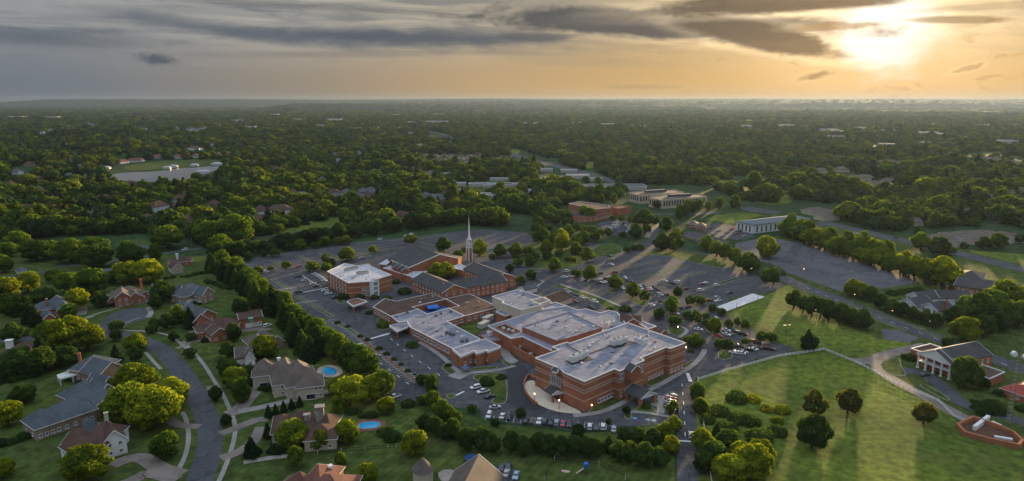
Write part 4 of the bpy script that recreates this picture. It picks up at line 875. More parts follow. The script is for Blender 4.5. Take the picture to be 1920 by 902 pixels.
# auditorium
ap = GP('C4', [(105,335),(405,242),(550,222),(610,245),(655,238),(740,262),(785,246),(835,258),(885,325),(700,396),(512,466),(470,476),(300,395),(235,405)], 7.5)
aud = thing('school_auditorium', mid(ap), 'brick hall with a raised grey roof joined behind the gymnasium', 'building'); LAND.append(('brick auditorium', mid(ap)))
flat_block(aud, ap, 7.5); hp_ = GP('C4', [(297,338),(495,418),(748,343),(560,255)], 10.0); flat_block(aud, hp_, 10.0, z0=7.0, trim='membrane', ch=.05)
units(aud, 'C13', [(935,520)], 9.9, 1.8); units(aud, 'C12', [(690,145),(752,135)], 8.0, 3.0); units(aud, 'C13', [(1080,360)], 7.3, 1.2)
q = MB(); rp = GP('C13', [(245,470),(335,442),(480,505),(380,530)], 7.5); q.ring(rp, offset(rp, -.35), 7.1, 7.75); q.build('roof_well_wall', 'brick', aud); q = MB(); q.add([(*p[:2], 7.22) for p in rp], [(0,1,2,3) if area2(rp) > 0 else (3,2,1,0)]); q.build('roof_well', 'dark', aud)
units(aud, 'C13', [(320,485),(370,500),(410,512)], 7.3, 1.4)
yp = GP('C13', [(395,575),(490,528),(800,690),(700,718),(625,680),(450,600)], 4.8); flat_block(aud, yp, 4.8, trim='brick'); units(aud, 'C13', [(505,580),(560,590),(610,610),(530,560)], 4.6, 1.6, mat='steel')
yw = GP('C13', [(345,605),(395,578),(640,690),(700,720),(640,760),(520,705)], 4.2); q = MB(); q.ring(yw, offset(yw, -.4), -.1, 4.2); q.build('yard_wall', 'brick', aud)
c_ = G('C13', 500, 690, 0); chl = thing('chiller', (c_.x, c_.y, 0), 'white boxy chiller inside the brick service yard', 'chiller'); q = MB(); q.box((c_.x, c_.y, 2.2), (5, 2.6, 2.8), .72+.0); q.box((c_.x, c_.y, .4), (5.2, 2.8, .8), .72); q.build('casing', 'hvac', chl); q = MB(); q.bar(G('C13', 480, 662, 3.66), G('C13', 530, 678, 3.66), 1.6, .1); q.build('grille', 'dark', chl)
b1 = GP('C13', [(248,325),(310,305),(405,345),(335,362)], 6.0); flat_block(aud, b1, 6.0); b2 = GP('C13', [(85,545),(195,508),(330,590),(215,600)], 4.2); flat_block(aud, b2, 4.2, trim='brick'); units(aud, 'C13', [(195,545)], 4.0, 3.0)
eb = GP('C12', [(960,108),(1010,100),(1130,145),(1062,165)], 7.0); flat_block(aud, eb, 7.0)
for A_, B_, W_ in (((905,48),(935,80),9), ((830,50),(1000,60),8)): roof_block(aud, G('C12', *A_, 9.5), G('C12', *B_, 9.5), W_, 6.8, 2.8, 'gable', 'brick', 'shingle_brown')
roof_block(aud, G('C12', 1110, 150, 6.5), G('C12', 1190, 175, 6.5), 7, 4.2, 2.3, 'gable', 'brick', 'shingle_brown'); q = MB(); tk = G('C13', 580, 770); q.cyl((tk.x, tk.y), 1.4, -.1, 3.0, 14); q.cyl((tk.x, tk.y), 1.4, 3.0, 3.5, 14, .4); tag(q.build('storage_tank', 'steel'), 'grey-green round tank beside the service yard wall', 'tank')
# cream hall
wp = GP('C13', [(213,180),(462,115),(685,187),(575,216),(678,258),(485,305),(305,240),(322,225)], 10.5)
wh = thing('cream_hall', mid(wp), 'cream-walled box building with white-edged flat roof behind the auditorium', 'building'); flat_block(wh, wp, 10.5, 'cream'); LAND.append(('cream flat-roofed hall', mid(wp)))
units(wh, 'C13', [(600,258)], 10.2, 1.6); flat_block(wh, GP('C13', [(576,218),(690,187),(760,215),(660,250)], 8.6), 8.6, 'cream'); flat_block(wh, GP('C13', [(660,262),(815,235),(925,275),(860,305),(830,285),(700,300)], 6.6), 6.6, 'cream')
gb = thing('gabled_annex', G('C13', 830, 210), 'small cream building with a dark gable roof behind the cream hall', 'building'); roof_block(gb, G('C13', 715, 185, 6.5), G('C13', 885, 122, 6.5), 13, 3.6, 2.9, 'gable', 'cream', 'shingle_brown'); LAND.append(('dark-gabled annex', G('C13', 830, 210)))
cab = thing('gabled_kiosk', G('C13', 560, 100), 'little grey-roofed gabled hut between church and car park', 'hut'); roof_block(cab, G('C13', 490, 88, 4.5), G('C13', 610, 62, 4.5), 6, 2.8, 1.6, 'gable', 'white', 'shingle_slate')
# classroom wing
cp = GP('C16', [(205,299),(448,237),(525,281),(716,226),(860,295),(700,345),(1000,502),(762,592),(378,398),(345,345),(270,352)], 4.8)
cw = thing('classroom_wing', mid(cp), 'low brick classroom wing with pale lilac flat roof facing the long car park', 'building'); LAND.append(('low classroom wing', mid(cp)))
flat_block(cw, cp, 4.8); wall_windows(cw, cp, 7, 9, 3.0, 1.8, (1.6,), t0=.08, mull=3); wall_windows(cw, cp, 4, 3, 2.4, 1.7, (1.6,), mull=2)
ep = GP('C16', [(750,590),(1045,498),(1183,570),(1068,612),(1053,600),(966,630),(945,608),(826,655)], 6.3); flat_block(cw, ep, 6.3, facia=.9); wall_windows(cw, ep, 3, 1, 1.2, 1.5, (1.3,)); wall_windows(cw, ep, 5, 1, 1.5, 1.5, (1.3,)); wall_windows(cw, ep, 6, 2, 1.5, 1.5, (1.3,), t1=.9)
units(cw, 'C16', [(585,400),(655,408)], 4.5, 1.8); units(cw, 'C16', [(700,455),(735,465),(760,472),(835,530),(880,525)], 4.5, 1.6, mat='steel'); units(cw, 'C16', [(650,282),(735,265),(605,300),(350,275)], 4.5, 1.3, mat='steel')
def flat_canopy(c, pts, h, label, roofm):
    P = GP(c, pts, h); o = thing('drop_off_canopy', mid(P), label, 'canopy'); q = MB(); q.prism(P, h-.9, h, bottom=True); q.build('canopy_slab', 'white', o)
    q = MB(); q.prism(offset(P, -.5), h-.1, h+.06); q.build('canopy_roof', roofm, o)
    for p in offset(P, -.8): q = MB(); q.box((p.x, p.y, (h-.9)/2-.1), (.7, .7, h-.75), .7); q.box((p.x, p.y, .3), (.9, .9, .7), .7); q.build('pier', 'brick', o)
flat_canopy('C16', [(187,380),(315,350),(382,382),(255,432)], 4.3, 'white flat canopy reaching over the drive from the classroom wing', 'membrane')
flat_canopy('C14', [(280,705),(395,668),(500,703),(350,755)], 4.2, 'white flat canopy with brown top in front of the three-storey block', 'shingle_brown')
bp1 = GP('C16', [(45,215),(150,140),(250,165),(560,95),(690,145),(392,215),(450,236),(206,300)], 4.6); bw = thing('brown_roofed_wing', mid(bp1), 'long low brick wing under a wide brown roof behind the lilac roof', 'building'); flat_block(bw, bp1, 4.6, 'brick', 'shingle_brown', parapet=-.02, ch=.05); wall_windows(bw, bp1, 7, 6, 2.0, 1.6, (1.5,)); LAND.append(('left brown-roofed wing', mid(bp1)))
bp2 = GP('C16', [(692,143),(900,98),(1160,215),(862,295),(718,226),(815,208)], 4.9); bx2 = thing('brown_roofed_wing', mid(bp2), 'square low brick wing with brown roof and white windows beside green yard', 'building'); flat_block(bx2, bp2, 4.9, 'brick', 'shingle_brown', parapet=-.02, ch=.05); wall_windows(bx2, bp2, 2, 5, 2.2, 1.7, (1.6,), mull=2)
sheet('play_surface', 'concrete', 'play_surface', GP('C16', [(480,270),(520,225),(600,205),(710,200),(730,225),(540,300)])); LW('yard_lawn', 'C16', [(780,380),(1040,310),(1050,400),(950,465)]); ZC['lawn'] = ZC['lawn']
sheet('yard_lawn', 'concrete', 'grass', GP('C16', [(760,372),(1045,305),(1060,400),(955,470)]))
tn = thing('shade_tent', G('C16', 565, 245), 'bright blue shade tent on the blue play court', 'tent'); roof_block(tn, G('C16', 525, 212, 3.4), G('C16', 615, 198, 3.4), 6, 2.6, .8, 'gable', 'awning', 'awning', .2, 2.3, None, 'valance')
for x, y in ((528,238),(612,220),(545,250),(630,232)): p = G('C16', x, y, 0); q = MB(); q.cyl(p, .09, 0, 2.5, 6); q.build('pole', 'steel', tn)
for i, (x, y) in enumerate(((1030,395),(1070,340))):
    p = G('C16', x, y); o = thing('storage_container', p, ('nearer' if i == 0 else 'farther')+' cream storage container on the yard lawn beside the auditorium', 'container', 'storage containers'); q = MB(); q.box((p.x, p.y, 1.35), (7.5, 3.2, 2.7), .78+.25); q.build('shell', 'tarp', o); q = MB(); q.box((p.x, p.y, 2.75), (7.7, 3.4, .14), 1.03); q.build('lid', 'cream', o)
# gabled education building
ed = thing('gabled_school_house', G('C15', 1000, 560), 'two-storey brick building with dark gabled wings around a courtyard tree', 'building'); LAND.append(('dark-gabled brick school house', G('C15', 1000, 580)))
def gabled(parent, c, a, b, W, wh, rh, rows, nw, kind='gable', wall='brick', roof='shingle_dark', ww=1.3, wt=1.6, trim='white', both=(0, 2)):
    wo, ro, poly = roof_block(parent, G(c, *a, wh+rh), G(c, *b, wh+rh), W, wh, rh, kind, wall, roof, trim=trim)
    for e in both:
        if nw: wall_windows(parent, poly, e, nw, ww, wt, rows)
    return wo, ro, poly
_, _, p_ = gabled(ed, 'C15', (585,400), (907,532), 17, 7, 3.6, (1.5, 4.7), 9); wall_windows(ed, p_, 1, 3, 1.5, 1.7, (1.5, 4.7))
_, _, p_ = gabled(ed, 'C15', (1120,292), (1437,408), 17, 7, 3.6, (1.5, 4.7), 9); wall_windows(ed, p_, 1, 4, 1.5, 1.7, (1.5, 4.7))
_, _, p_ = gabled(ed, 'C15', (800,505), (1400,415), 15, 7, 3.4, (1.5, 4.7), 11, both=(0,))
for c_, z_ in (((913,560), 8.0), ((1441,440), 8.0)):
    p = G('C15', *c_, z_)
    q = MB(); q.cyl((0, 0), .7, -.06, .06, 14); o = link(bpy.data.objects.new('round_vent', q.mesh('round_vent', 'white')), ed); o.location = Vector((p.x+.1, p.y-.35, z_))-ed.location; o.rotation_euler = (math.pi/2, 0, .75)
# sanctuary
sn = thing('church_sanctuary', G('C15', 600, 350), 'wide church hall with a huge dark sloping roof over brick walls', 'church'); LAND.append(('church hall with the huge dark roof', G('C15', 600, 350)))
R1, R2, E2, E1, S_ = G('C15', 432, 92, 15.5), G('C15', 755, 212, 13.5), G('C15', 430, 352, 7.5), G('C15', 248, 275, 7.5), G('C15', 950, 252, 9.0)
K1 = R1+Vector((-4, 22, -8.5)); K2 = S_+Vector((2, 14, -1.5)); S2 = G('C15', 915, 322, 4.0)
up_ = Vector((0, 0, .25))
q = MB(); q.add([E1, E2, R2, R1], [(0,1,2,3)]); q.add([R1, R2, S_, K2, K1], [(0,1,2,3,4)]); q.add([R1, K1, E1+Vector((-6, 8, -2)), E1], [(0,1,2,3)]); ro = q.build('roof', ['shingle_dark'], sn)
q = MB()
fl = lambda v: Vector((v.x, v.y, -.2))
dn = lambda v: v-Vector((0, 0, .15))
for a, b_ in ((E1, E2), (E2, R2), (R2, S_), (S_, K2), (K2, K1), (K1, E1+Vector((-6, 8, -2)))): q.add([fl(a), fl(b_), dn(b_), dn(a)], [(0,1,2,3)])
q.build('wall', 'brick', sn)
for nm, a, b_, w in (('verge_board', E2, R2, .6), ('ridge_cap', R1, R2, .5), ('verge_board', R2, S_, .5), ('eave_trim', E1, E2, .5)): q = MB(); q.bar(a+up_*.4, b_+up_*.4, w, .35); q.build(nm, 'white' if nm != 'ridge_cap' else 'shingle_tan', ro if False else sn)
wg = GP('C15', [(110,300),(230,235),(290,185),(240,275),(190,310)], 7.0); q = MB(); q.prism(wg, 5.8, 6.4, bottom=True); q.build('side_roof', 'membrane_white', sn); q = MB(); q.prism(offset(wg, -1.0), -.2, 5.8); q.build('side_wall', 'brick', sn)
lk_ = thing('link_corridor', G('C15', 400, 400), 'low white-roofed corridor linking church hall to the three-storey block', 'building'); flat_block(lk_, GP('C15', [(160,352),(250,322),(380,362),(470,392),(650,385),(560,412),(480,452),(250,378)], 4.6), 4.6, 'brick', 'membrane_white'); flat_block(lk_, GP('C15', [(860,350),(960,310),(1055,340),(1005,375)], 4.6), 4.6, 'brick', 'membrane_white')
for x, y in ((285,300),(325,312),(370,335)): roof_block(sn, G('C15', x, y-8, 8.5), G('C15', x+22, y+18, 8.5), 5, 6.9, 1.6, 'gable', 'brick', 'shingle_dark')
# steeple
st0 = G('P', 880, 489); sp = thing('church_steeple', (st0.x, st0.y, 0), 'tall white needle spire on a two-stage brick tower', 'steeple'); LAND.append(('white church spire', st0))
q = MB(); q.box((st0.x, st0.y, 5.0), (3.1, 3.1, 10.4), .7); q.build('tower', 'brick', sp); q = MB(); q.box((st0.x, st0.y, 13.2), (2.3, 2.3, 5.6), .7); q.build('belfry', 'brick', sp)
for z0, z1, s in ((10.2, 10.9, 3.7), (16.0, 16.6, 3.1), (16.6, 17.2, 2.5)): q = MB(); q.box((st0.x, st0.y, (z0+z1)/2), (s, s, z1-z0), .7); q.build('cornice', 'white', sp)
for z0, z1, s, w in ((-.1, 10.2, 1.55, .65), (10.9, 16.0, 1.2, .55)):
    for a in range(4):
        an = .7+math.pi/4+a*math.pi/2; q = MB(); q.box((st0.x+math.cos(an)*s*1.36, st0.y+math.sin(an)*s*1.36, (z0+z1)/2), (w, w, z1-z0), .7); q.build('corner_pilaster', 'white', sp)
for a in range(4):
    an = .7+a*math.pi/2; q = MB(); q.box((st0.x+math.cos(an)*1.18, st0.y+math.sin(an)*1.18, 13.4), (.12, 1.2, 3.4), an); q.build('louvre', 'white', sp)
q = MB(); q.cyl((st0.x, st0.y), 1.1, 17.2, 20.0, 8, .75); q.cyl((st0.x, st0.y), .75, 20.0, 33.5, 8, .10); q.cyl((st0.x, st0.y), .1, 33.5, 35.5, 6, .03); q.build('spire', 'white', sp)
# three-storey block
tp = GP('C14', [(75,390),(260,305),(400,330),(510,310),(560,345),(755,425),(520,495),(300,512)], 10)
tb = thing('three_storey_block', mid(tp), 'three-storey brick block with bright white roof and a glazed white bay', 'building'); LAND.append(('white-roofed three-storey block', mid(tp)))
flat_block(tb, tp, 10, 'brick', 'membrane_white', bands=(3.3, 6.6)); wall_windows(tb, tp, 7, 6, 1.3, 1.6, (1.2, 4.4, 7.6), t0=.06, t1=.9); wall_windows(tb, tp, 6, 3, 1.3, 1.6, (1.2, 4.4), t0=.02, t1=.4)
for P in ([(260,375),(395,345)], [(385,410),(510,395)]):
    a, b_ = G('C14', *P[0], 10.4), G('C14', *P[1], 10.4); q = MB(); q.bar(a, b_, 2.2, 1.6); o = q.build('roof_screen', 'tarp', tb); q = MB(); q.bar(a+Vector((0,0,.85)), b_+Vector((0,0,.85)), 1.6, .1); q.build('grille', 'dark', tb)
A, B = G('C14', 570, 462, 11.4), G('C14', 571, 485, 11.4)
d_ = Vector(tp[6])-Vector(tp[5]); d_.z = 0; d_.normalize(); n_ = Vector((d_.y, -d_.x, 0)); n_ = n_ if n_.y < 0 else -n_
c0 = G('C14', 572, 492, 9.8); roof_block(tb, c0-n_*1.0, c0+n_*1.2, 6.2, 9.8, 1.4, 'gable', 'white', 'membrane_white', .1, -.2)
for z_ in (1.0, 4.2, 7.2):
    p = c0+n_*1.22; window(tb, (p.x, p.y, z_), Vector((d_.x, d_.y)), Vector((n_.x, n_.y)), 3.4, 2.4, 'glass_green', 'white', 'bay_window', 2)
def vents(parent, poly, z, n, seed):
    r = random.Random(seed); xs = [p[0] for p in poly]; ys = [p[1] for p in poly]; ins = offset(poly, -2.0); k = 0
    while k < n:
        p = (r.uniform(min(xs), max(xs)), r.uniform(min(ys), max(ys)))
        if not inside(p, ins): continue
        k += 1; q = MB()
        if r.random() < .5: q.cyl(p, .28, z-.2, z+.7, 8); q.cyl(p, .45, z+.7, z+.9, 8, .2); q.build('roof_vent', r.choice(['steel', 'hvac']), parent)
        else: q.box((*p, z+.2), (r.uniform(.8, 1.8), .9, .8), .74); q.box((*p, z+.63), (1.0, 1.1, .08), .74); q.build('roof_hatch', r.choice(['steel', 'hvac', 'tarp']), parent)
vents(gym, gp, 12.35, 16, 1); vents(aud, hp_, 9.65, 9, 2); vents(cw, cp, 4.45, 14, 3); vents(wh, wp, 10.15, 6, 4); vents(tb, tp, 9.65, 8, 5); vents(bw, bp1, 4.62, 6, 6); vents(bx2, bp2, 4.92, 5, 7)
# ------------------------------------------------------------------ buildings beyond the campus
def office(name, c, pts, h, label, nw, edges, wall='stucco', roof='shingle_tan', ww=2.0, wt=5.5, rows=(3.2,), trim='stucco', land=None):
    P = GP(c, pts, h); o = thing(name, mid(P), label, 'building'); flat_block(o, P, h, wall, roof, trim)
    for e, n in zip(edges, nw): wall_windows(o, P, e, n, ww, wt, rows, frame='dark' if wt > 3 else 'white')
    if land: LAND.append((land, mid(P)))
    DISCS.append((mid(P), max((Vector(p[:2])-mid(P).to_2d()).length for p in P)+6)); return o, P
o, _ = office('office_building', 'C7', [(815,190),(900,206),(1225,182),(1170,165),(940,168)], 10.5, 'front cream office block with tall dark window bays', (5, 16), (0, 1), land='cream office blocks'); q = MB(); q.bar(G('C7', 955, 175, 11.5), G('C7', 1105, 167, 11.5), 6, 2.4); q.build('roof_plant', 'shingle_slate', o)
o, _ = office('office_building', 'C7', [(672,155),(745,172),(830,168),(1060,150),(1000,134),(800,140)], 10.5, 'rear cream office block partly hidden by its front twin', (5, 4), (0, 1)); q = MB(); q.bar(G('C7', 790, 146, 11.5), G('C7', 930, 138, 11.5), 6, 2.4); q.build('roof_plant', 'shingle_slate', o)
o, P_ = office('brick_office', 'C7', [(215,292),(300,272),(545,262),(560,290),(430,322),(300,328)], 6.0, 'stepped red-brick office with brown flat roofs near the cream offices', (3, 8), (4, 3), 'brick', 'shingle_brown', 2.5, 1.6, (2.0,), 'brick', 'stepped brick office'); flat_block(o, GP('C7', [(250,232),(330,215),(530,245),(540,262),(440,270)], 10), 10, 'brick', 'shingle_brown', 'white'); flat_block(o, GP('C7', [(545,255),(630,240),(690,252),(600,268)], 8), 8, 'brick', 'shingle_brown', 'brick')
ht = thing('hotel', G('C8', 300, 250), 'long white-walled building with a dark blue hipped roof', 'building'); DISCS.append((G('C8', 300, 250), 45)); LAND.append(('blue-roofed white building', G('C8', 280, 260)))
_, _, P_ = roof_block(ht, G('C8', 125, 185, 10.5), G('C8', 490, 146, 10.5), 20, 8.5, 2.2, 'hip', 'white', 'metal_blue', 1.0, trim=None); wall_windows(ht, P_, 0, 12, 1.6, 5.6, (1.2,), frame='dark'); wall_windows(ht, P_, 3, 4, 1.6, 5.6, (1.2,), frame='dark')
def simple(name, c, blocks, label, cat, wall, roof, wh=3.2, rh=2.6, kind='hip', nw=0, grp=None, land=None, disc=True):
    P = [G(c, *b_[:2]) for b_ in blocks]; o = thing(name, G(c, (blocks[0][0]+blocks[0][2])/2, (blocks[0][1]+blocks[0][3])/2), label, cat, grp)
    for b_ in blocks:
        k = b_[5] if len(b_) > 5 else {}
        w_, r_ = k.get('wh', wh), k.get('rh', rh)
        _, _, P_ = roof_block(o, G(c, b_[0], b_[1], w_+r_), G(c, b_[2], b_[3], w_+r_), b_[4], w_, r_, k.get('kind', kind), k.get('wall', wall), k.get('roof', roof), trim=k.get('trim', 'white'))
        if 'garage' in k:
            gn, gm, gw = k['garage']; wall_windows(o, P_, 0, gn, gw, 2.4, (.1,), gm, 'white' if gm == 'dark' else 'cream', k.get('gt', (.05, .6))[0], k.get('gt', (.05, .6))[1], 0, name='garage_door')
        m = k.get('nw', nw)
        if m:
            for e in (0, 2): wall_windows(o, P_, e, m if not (e == 0 and 'garage' in k) else max(1, m//2), 1.2, 1.3, [1.0]+([3.9] if w_ > 5 else []), t0=.64 if e == 0 and 'garage' in k else .04)
            for e in (1, 3): wall_windows(o, P_, e, max(1, m//2), 1.2, 1.3, [1.0]+([3.9] if w_ > 5 else []))
    if disc: DISCS.append((o.location.copy(), max((G(c, b_[0], b_[1])-o.location).length for b_ in blocks)+7))
    if land: LAND.append((land, o.location.copy()))
    return o
simple('low_office', 'C7', [(1075,415,1320,478,16)], 'long low dark-roofed building beside the row of hedge trees', 'building', 'brick_pale', 'shingle_dark', nw=8, land='long low dark-roofed building')
simple('brown_house', 'C7', [(1095,348,1160,352,12), (1150,362,1215,366,9)], 'brown brick house with pale annexe behind the long low building', 'house', 'brick', 'shingle_tan', 4, 2.5, nw=3)
simple('tan_villa', 'C8', [(530,100,640,92,18), (600,135,710,130,14)], 'tan-roofed villa pair beyond the blue-roofed building', 'house', 'stucco', 'shingle_tan', 4.5, 3, nw=4)
simple('tan_school', 'C8', [(1320,268,1470,262,26), (1450,250,1780,240,26)], 'wide tan building with hipped roofs beyond the highway', 'building', 'stucco', 'shingle_tan', 6, 4, nw=9, land='tan hipped building')
simple('brown_school', 'C26', [(760,415,1310,498,27, dict(kind='gable', wh=6, rh=3.5)), (745,350,980,380,22)], 'large brown-roofed brick school between highway and white cottages', 'building', 'brick', 'shingle_dark', 6, 3, nw=12, land='brown-roofed brick school')
tw = thing('white_cottage_row', G('C26', 480, 720), 'cluster of white gabled cottages with dark roofs and brick chimneys', 'house'); LAND.append(('white gabled cottages', G('C26', 450, 740)))
for a, b_, W_ in (((300,615),(450,590),11), ((490,655),(640,632),11), ((350,560),(545,540),10), ((545,545),(830,545),10), ((930,575),(1030,560),9)):
    _, _, P_ = roof_block(tw, G('C26', *a, 8.2), G('C26', *b_, 8.2), W_, 5, 3.2, 'gable', 'siding', 'shingle_dark'); wall_windows(tw, P_, 3, 3, .9, 1.3, (1.0, 3.4), frame='dark'); wall_windows(tw, P_, 0, 3, .9, 1.3, (1.0, 3.4))
for x, y in ((615,700),(635,560)): p = G('C26', x, y+20, 5); q = MB(); q.box((p.x, p.y, 5), (1.2, .9, 10.4), .4); q.box((p.x, p.y, 10.3), (1.5, 1.2, .4), .4); q.build('chimney', 'brick', tw)
# ------------------------------------------------------------------ houses of the near suburb
def chimney(o, c, x, y, z0, top, s=1.1, mat='brick', cap='band', rz=.5):
    p = G(c, x, y, z0); q = MB(); q.box((p.x, p.y, top/2), (s, s*.8, top+.2), rz); k = q.build('chimney', mat, o); q = MB(); q.box((p.x, p.y, top+.22), (s*1.25, s*1.05, .3), rz); q.build('chimney_cap', cap, o)
def columns(o, a, b, n, z, r, z0=0, mat='white'):
    a, b = Vector(a), Vector(b)
    for i in range(n):
        p = a.lerp(b, i/(n-1)); q = MB(); q.box((p.x, p.y, z0+.12), (r*2.9, r*2.9, .26)); q.cyl((p.x, p.y), r*1.1, z0+.2, z-.25, 10, r*.9); q.box((p.x, p.y, z-.13), (r*2.9, r*2.9, .26)); q.build('column', mat, o)
K = dict
h = simple('portico_house', 'C17', [(270,395,575,350,11), (478,335,552,398,8, K(kind='gable', wh=5.6, rh=3.0)), (385,455,412,490,5, K(kind='gable', wh=3.6, rh=2.2)), (245,420,330,405,9, K(wh=3))], 'brick house with white-columned portico and dark roof beside the cul-de-sac', 'house', 'brick', 'shingle_slate', 5, 3.4, nw=4, land='white-columned brick house')
columns(h, G('C17', 488, 512), G('C17', 532, 505), 3, 5.4, .28); chimney(h, 'C17', 395, 380, 9, 10)
h = simple('gabled_brick_house', 'C19', [(130,420,345,372,14), (125,440,135,470,6.5, K(kind='gable', wh=3.4, rh=2.6)), (195,400,200,440,8, K(kind='gable', wh=6, rh=3.2)), (285,410,300,445,9, K(kind='gable', wh=3.6, rh=3.4))], 'brick house with three front gables and a tall orange chimney', 'house', 'brick', 'shingle_tan', 5, 4, nw=4, land='three-gabled brick house')
chimney(h, 'C19', 358, 475, 0, 11, 1.5, 'brick_orange', 'brick_orange')
simple('garden_shed', 'C19', [(435,368,490,362,6)], 'small tan-roofed shed beside the three-gabled house', 'shed', 'stucco', 'shingle_tan', 2.6, 1.4, nw=1, disc=False)
h = simple('slate_house', 'C19', [(610,415,800,365,14, K(garage=(2,'white',4.4), gt=(.1,.6))), (700,352,770,380,12), (790,395,855,405,9, K(kind='gable')), (640,370,660,395,5, K(kind='gable', wall='white'))], 'large house with slate-grey hipped roof and white garage doors', 'house', 'brick_pale', 'shingle_slate', 5.2, 4, nw=4, land='slate-roofed house')
h = simple('slate_wing_house', 'C19', [(590,520,740,500,13), (700,535,850,575,11, K(kind='gable')), (740,580,800,610,8, K(kind='gable'))], 'brick house with blue-grey gabled roof edged in white, near slate-roofed house', 'house', 'brick', 'shingle_slate', 4, 3.6, nw=4, land='blue-grey gabled house')
h = simple('orange_brick_house', 'C19', [(830,645,1085,630,17), (820,655,850,700,9, K(rh=2.6)), (900,690,950,720,9, K(kind='gable', rh=2.6)), (1090,605,1260,580,9.5, K(wh=5, rh=2.4, kind='gable', garage=(2,'white',4.6), gt=(.25,.95)))], 'orange-brick house with brown hipped roof and attached garage wing', 'house', 'brick_orange', 'shingle_brown', 4.2, 4.2, nw=4, land='orange-brick house')
p = G('C20', 215, 165, 6.5); q = MB(); q.box((p.x, p.y, 6.2), (2.4, 2.4, 2), .5); q.build('dormer', 'glass_green', h)
h = simple('hidden_grey_house', 'C20', [(180,300,330,270,13, K(wh=5)), (90,395,215,380,8.5, K(kind='gable', garage=(2,'white',3.4), gt=(.1,.95))), (300,255,420,300,8, K(kind='gable')), (195,395,205,425,4, K(kind='gable', wall='white', wh=4))], 'grey house with white double garage half hidden by a yellow-green tree', 'house', 'brick_pale', 'shingle_tan', 3.6, 3.4, nw=3, land='grey house with white garage')
h = simple('cream_manor', 'C20', [(225,490,420,468,13, K(wh=6, garage=(2,'dark',4.2), gt=(.3,.95))), (480,430,520,560,13, K(wh=6, rh=6)), (560,445,640,560,14, K(wh=6, rh=6.5)), (575,600,790,575,11, K(wh=6, rh=4, garage=(1,'dark',4.2), gt=(.45,.62)))], 'cream manor house with steep brown hipped roofs beside a pool', 'house', 'stucco', 'shingle_tan', 6, 5, nw=4, land='cream manor house')
chimney(h, 'C20', 447, 560, 5, 9.5, 1.2, 'white', 'white')
h = simple('twin_chimney_house', 'C21', [(450,290,640,270,14), (590,270,850,225,15, K(wh=5, rh=4.5)), (880,270,1035,275,12), (760,380,1050,360,11, K(wh=4.5, rh=3)), (640,240,800,235,8, K(roof='shingle_slate'))], 'dark brown-roofed house with two fat stone chimneys in the shade', 'house', 'stucco', 'shingle_brown', 4.5, 3.6, nw=3, land='twin-chimneyed house')
chimney(h, 'C21', 895, 330, 6, 11, 2.8, 'stone', 'stone', .2); chimney(h, 'C21', 780, 430, 3, 9, 2.0, 'stone', 'stone', .2)
h = simple('red_brown_house', 'C21', [(760,740,1000,765,16, K(kind='hip')), (780,830,1200,845,15), (650,860,760,760,12)], 'red-brown hipped roof cut by the bottom edge of the picture', 'house', 'brick', 'shingle_red', 5, 4.5, nw=3, land='red-brown roof at the bottom edge')
p = G('C21', 985, 790, 6.5); q = MB(); q.box((p.x, p.y, 6.2), (1.6, 1.6, 3.2), .5); q.build('dormer', 'siding', h)
h = simple('bottom_gable_house', 'C5', [(285,570,190,760,15, K(kind='gable', wh=5.5, rh=6))], 'steep grey-brown gable roof at the bottom edge below the tree belt', 'house', 'siding', 'shingle_tan', 5, 5, nw=3, land='steep gabled roof at the bottom edge')
p = G('C2', 1235, 905); tr = thing('turret', p, 'cone-roofed turret at the bottom edge beside the paved garden circle', 'turret'); q = MB(); q.cyl((p.x, p.y), 3.2, -.1, 4.5, 14); q.build('wall', 'stucco', tr); q = MB(); q.cyl((p.x, p.y), 3.7, 4.5, 8.5, 14, .1); q.build('roof', 'shingle_tan', tr)
sheet('garden_circle', 'concrete', 'stone', GP('C5', [(0,700),(30,675),(80,668),(130,680),(140,720),(110,760),(30,760)]), 1)
h = simple('big_slate_mansion', 'C18', [(490,135,630,150,15), (560,160,665,190,13, K(kind='gable', rh=4.5)), (400,330,600,265,17, K(rh=5.5)), (555,255,650,275,9, K(kind='gable')), (560,290,640,320,9, K(kind='gable')), (590,330,660,380,10, K(kind='gable', rh=3)), (160,490,320,440,12), (300,440,520,370,14)], 'sprawling slate-roofed mansion with many gables and a long brick wing', 'house', 'brick_pale', 'shingle_slate', 5, 4.5, nw=4, land='sprawling slate-roofed mansion')
chimney(h, 'C18', 480, 190, 6, 10, 1.2, 'brick_orange', 'brick_orange')
p = G('C18', 420, 300); pg = thing('pergola', p, 'white curved pergola in the mansion garden', 'pergola')
P1 = smooth(GP('C18', [(345,268),(400,245),(490,235)], 2.8), 1, False); P2 = smooth(GP('C18', [(360,292),(430,275),(510,252)], 2.8), 1, False)
for P_ in (P1, P2):
    q = MB()
    for a, b_ in zip(P_, P_[1:]): q.bar(a, b_, .3, .35)
    q.build('beam', 'white', pg)
for t in range(14): a, b_ = P1[0].lerp(P1[-1], t/13), P2[0].lerp(P2[-1], t/13); q = MB(); q.bar(a+Vector((0,0,.28)), b_+Vector((0,0,.28)), .55, .16); q.build('slat', 'white', pg)
for P_ in (P1, P2):
    for t in (0, .5, 1): e = P_[0].lerp(P_[-1], t); q = MB(); q.box((e.x, e.y, 1.3), (.35, .35, 2.7)); q.build('post', 'white', pg)
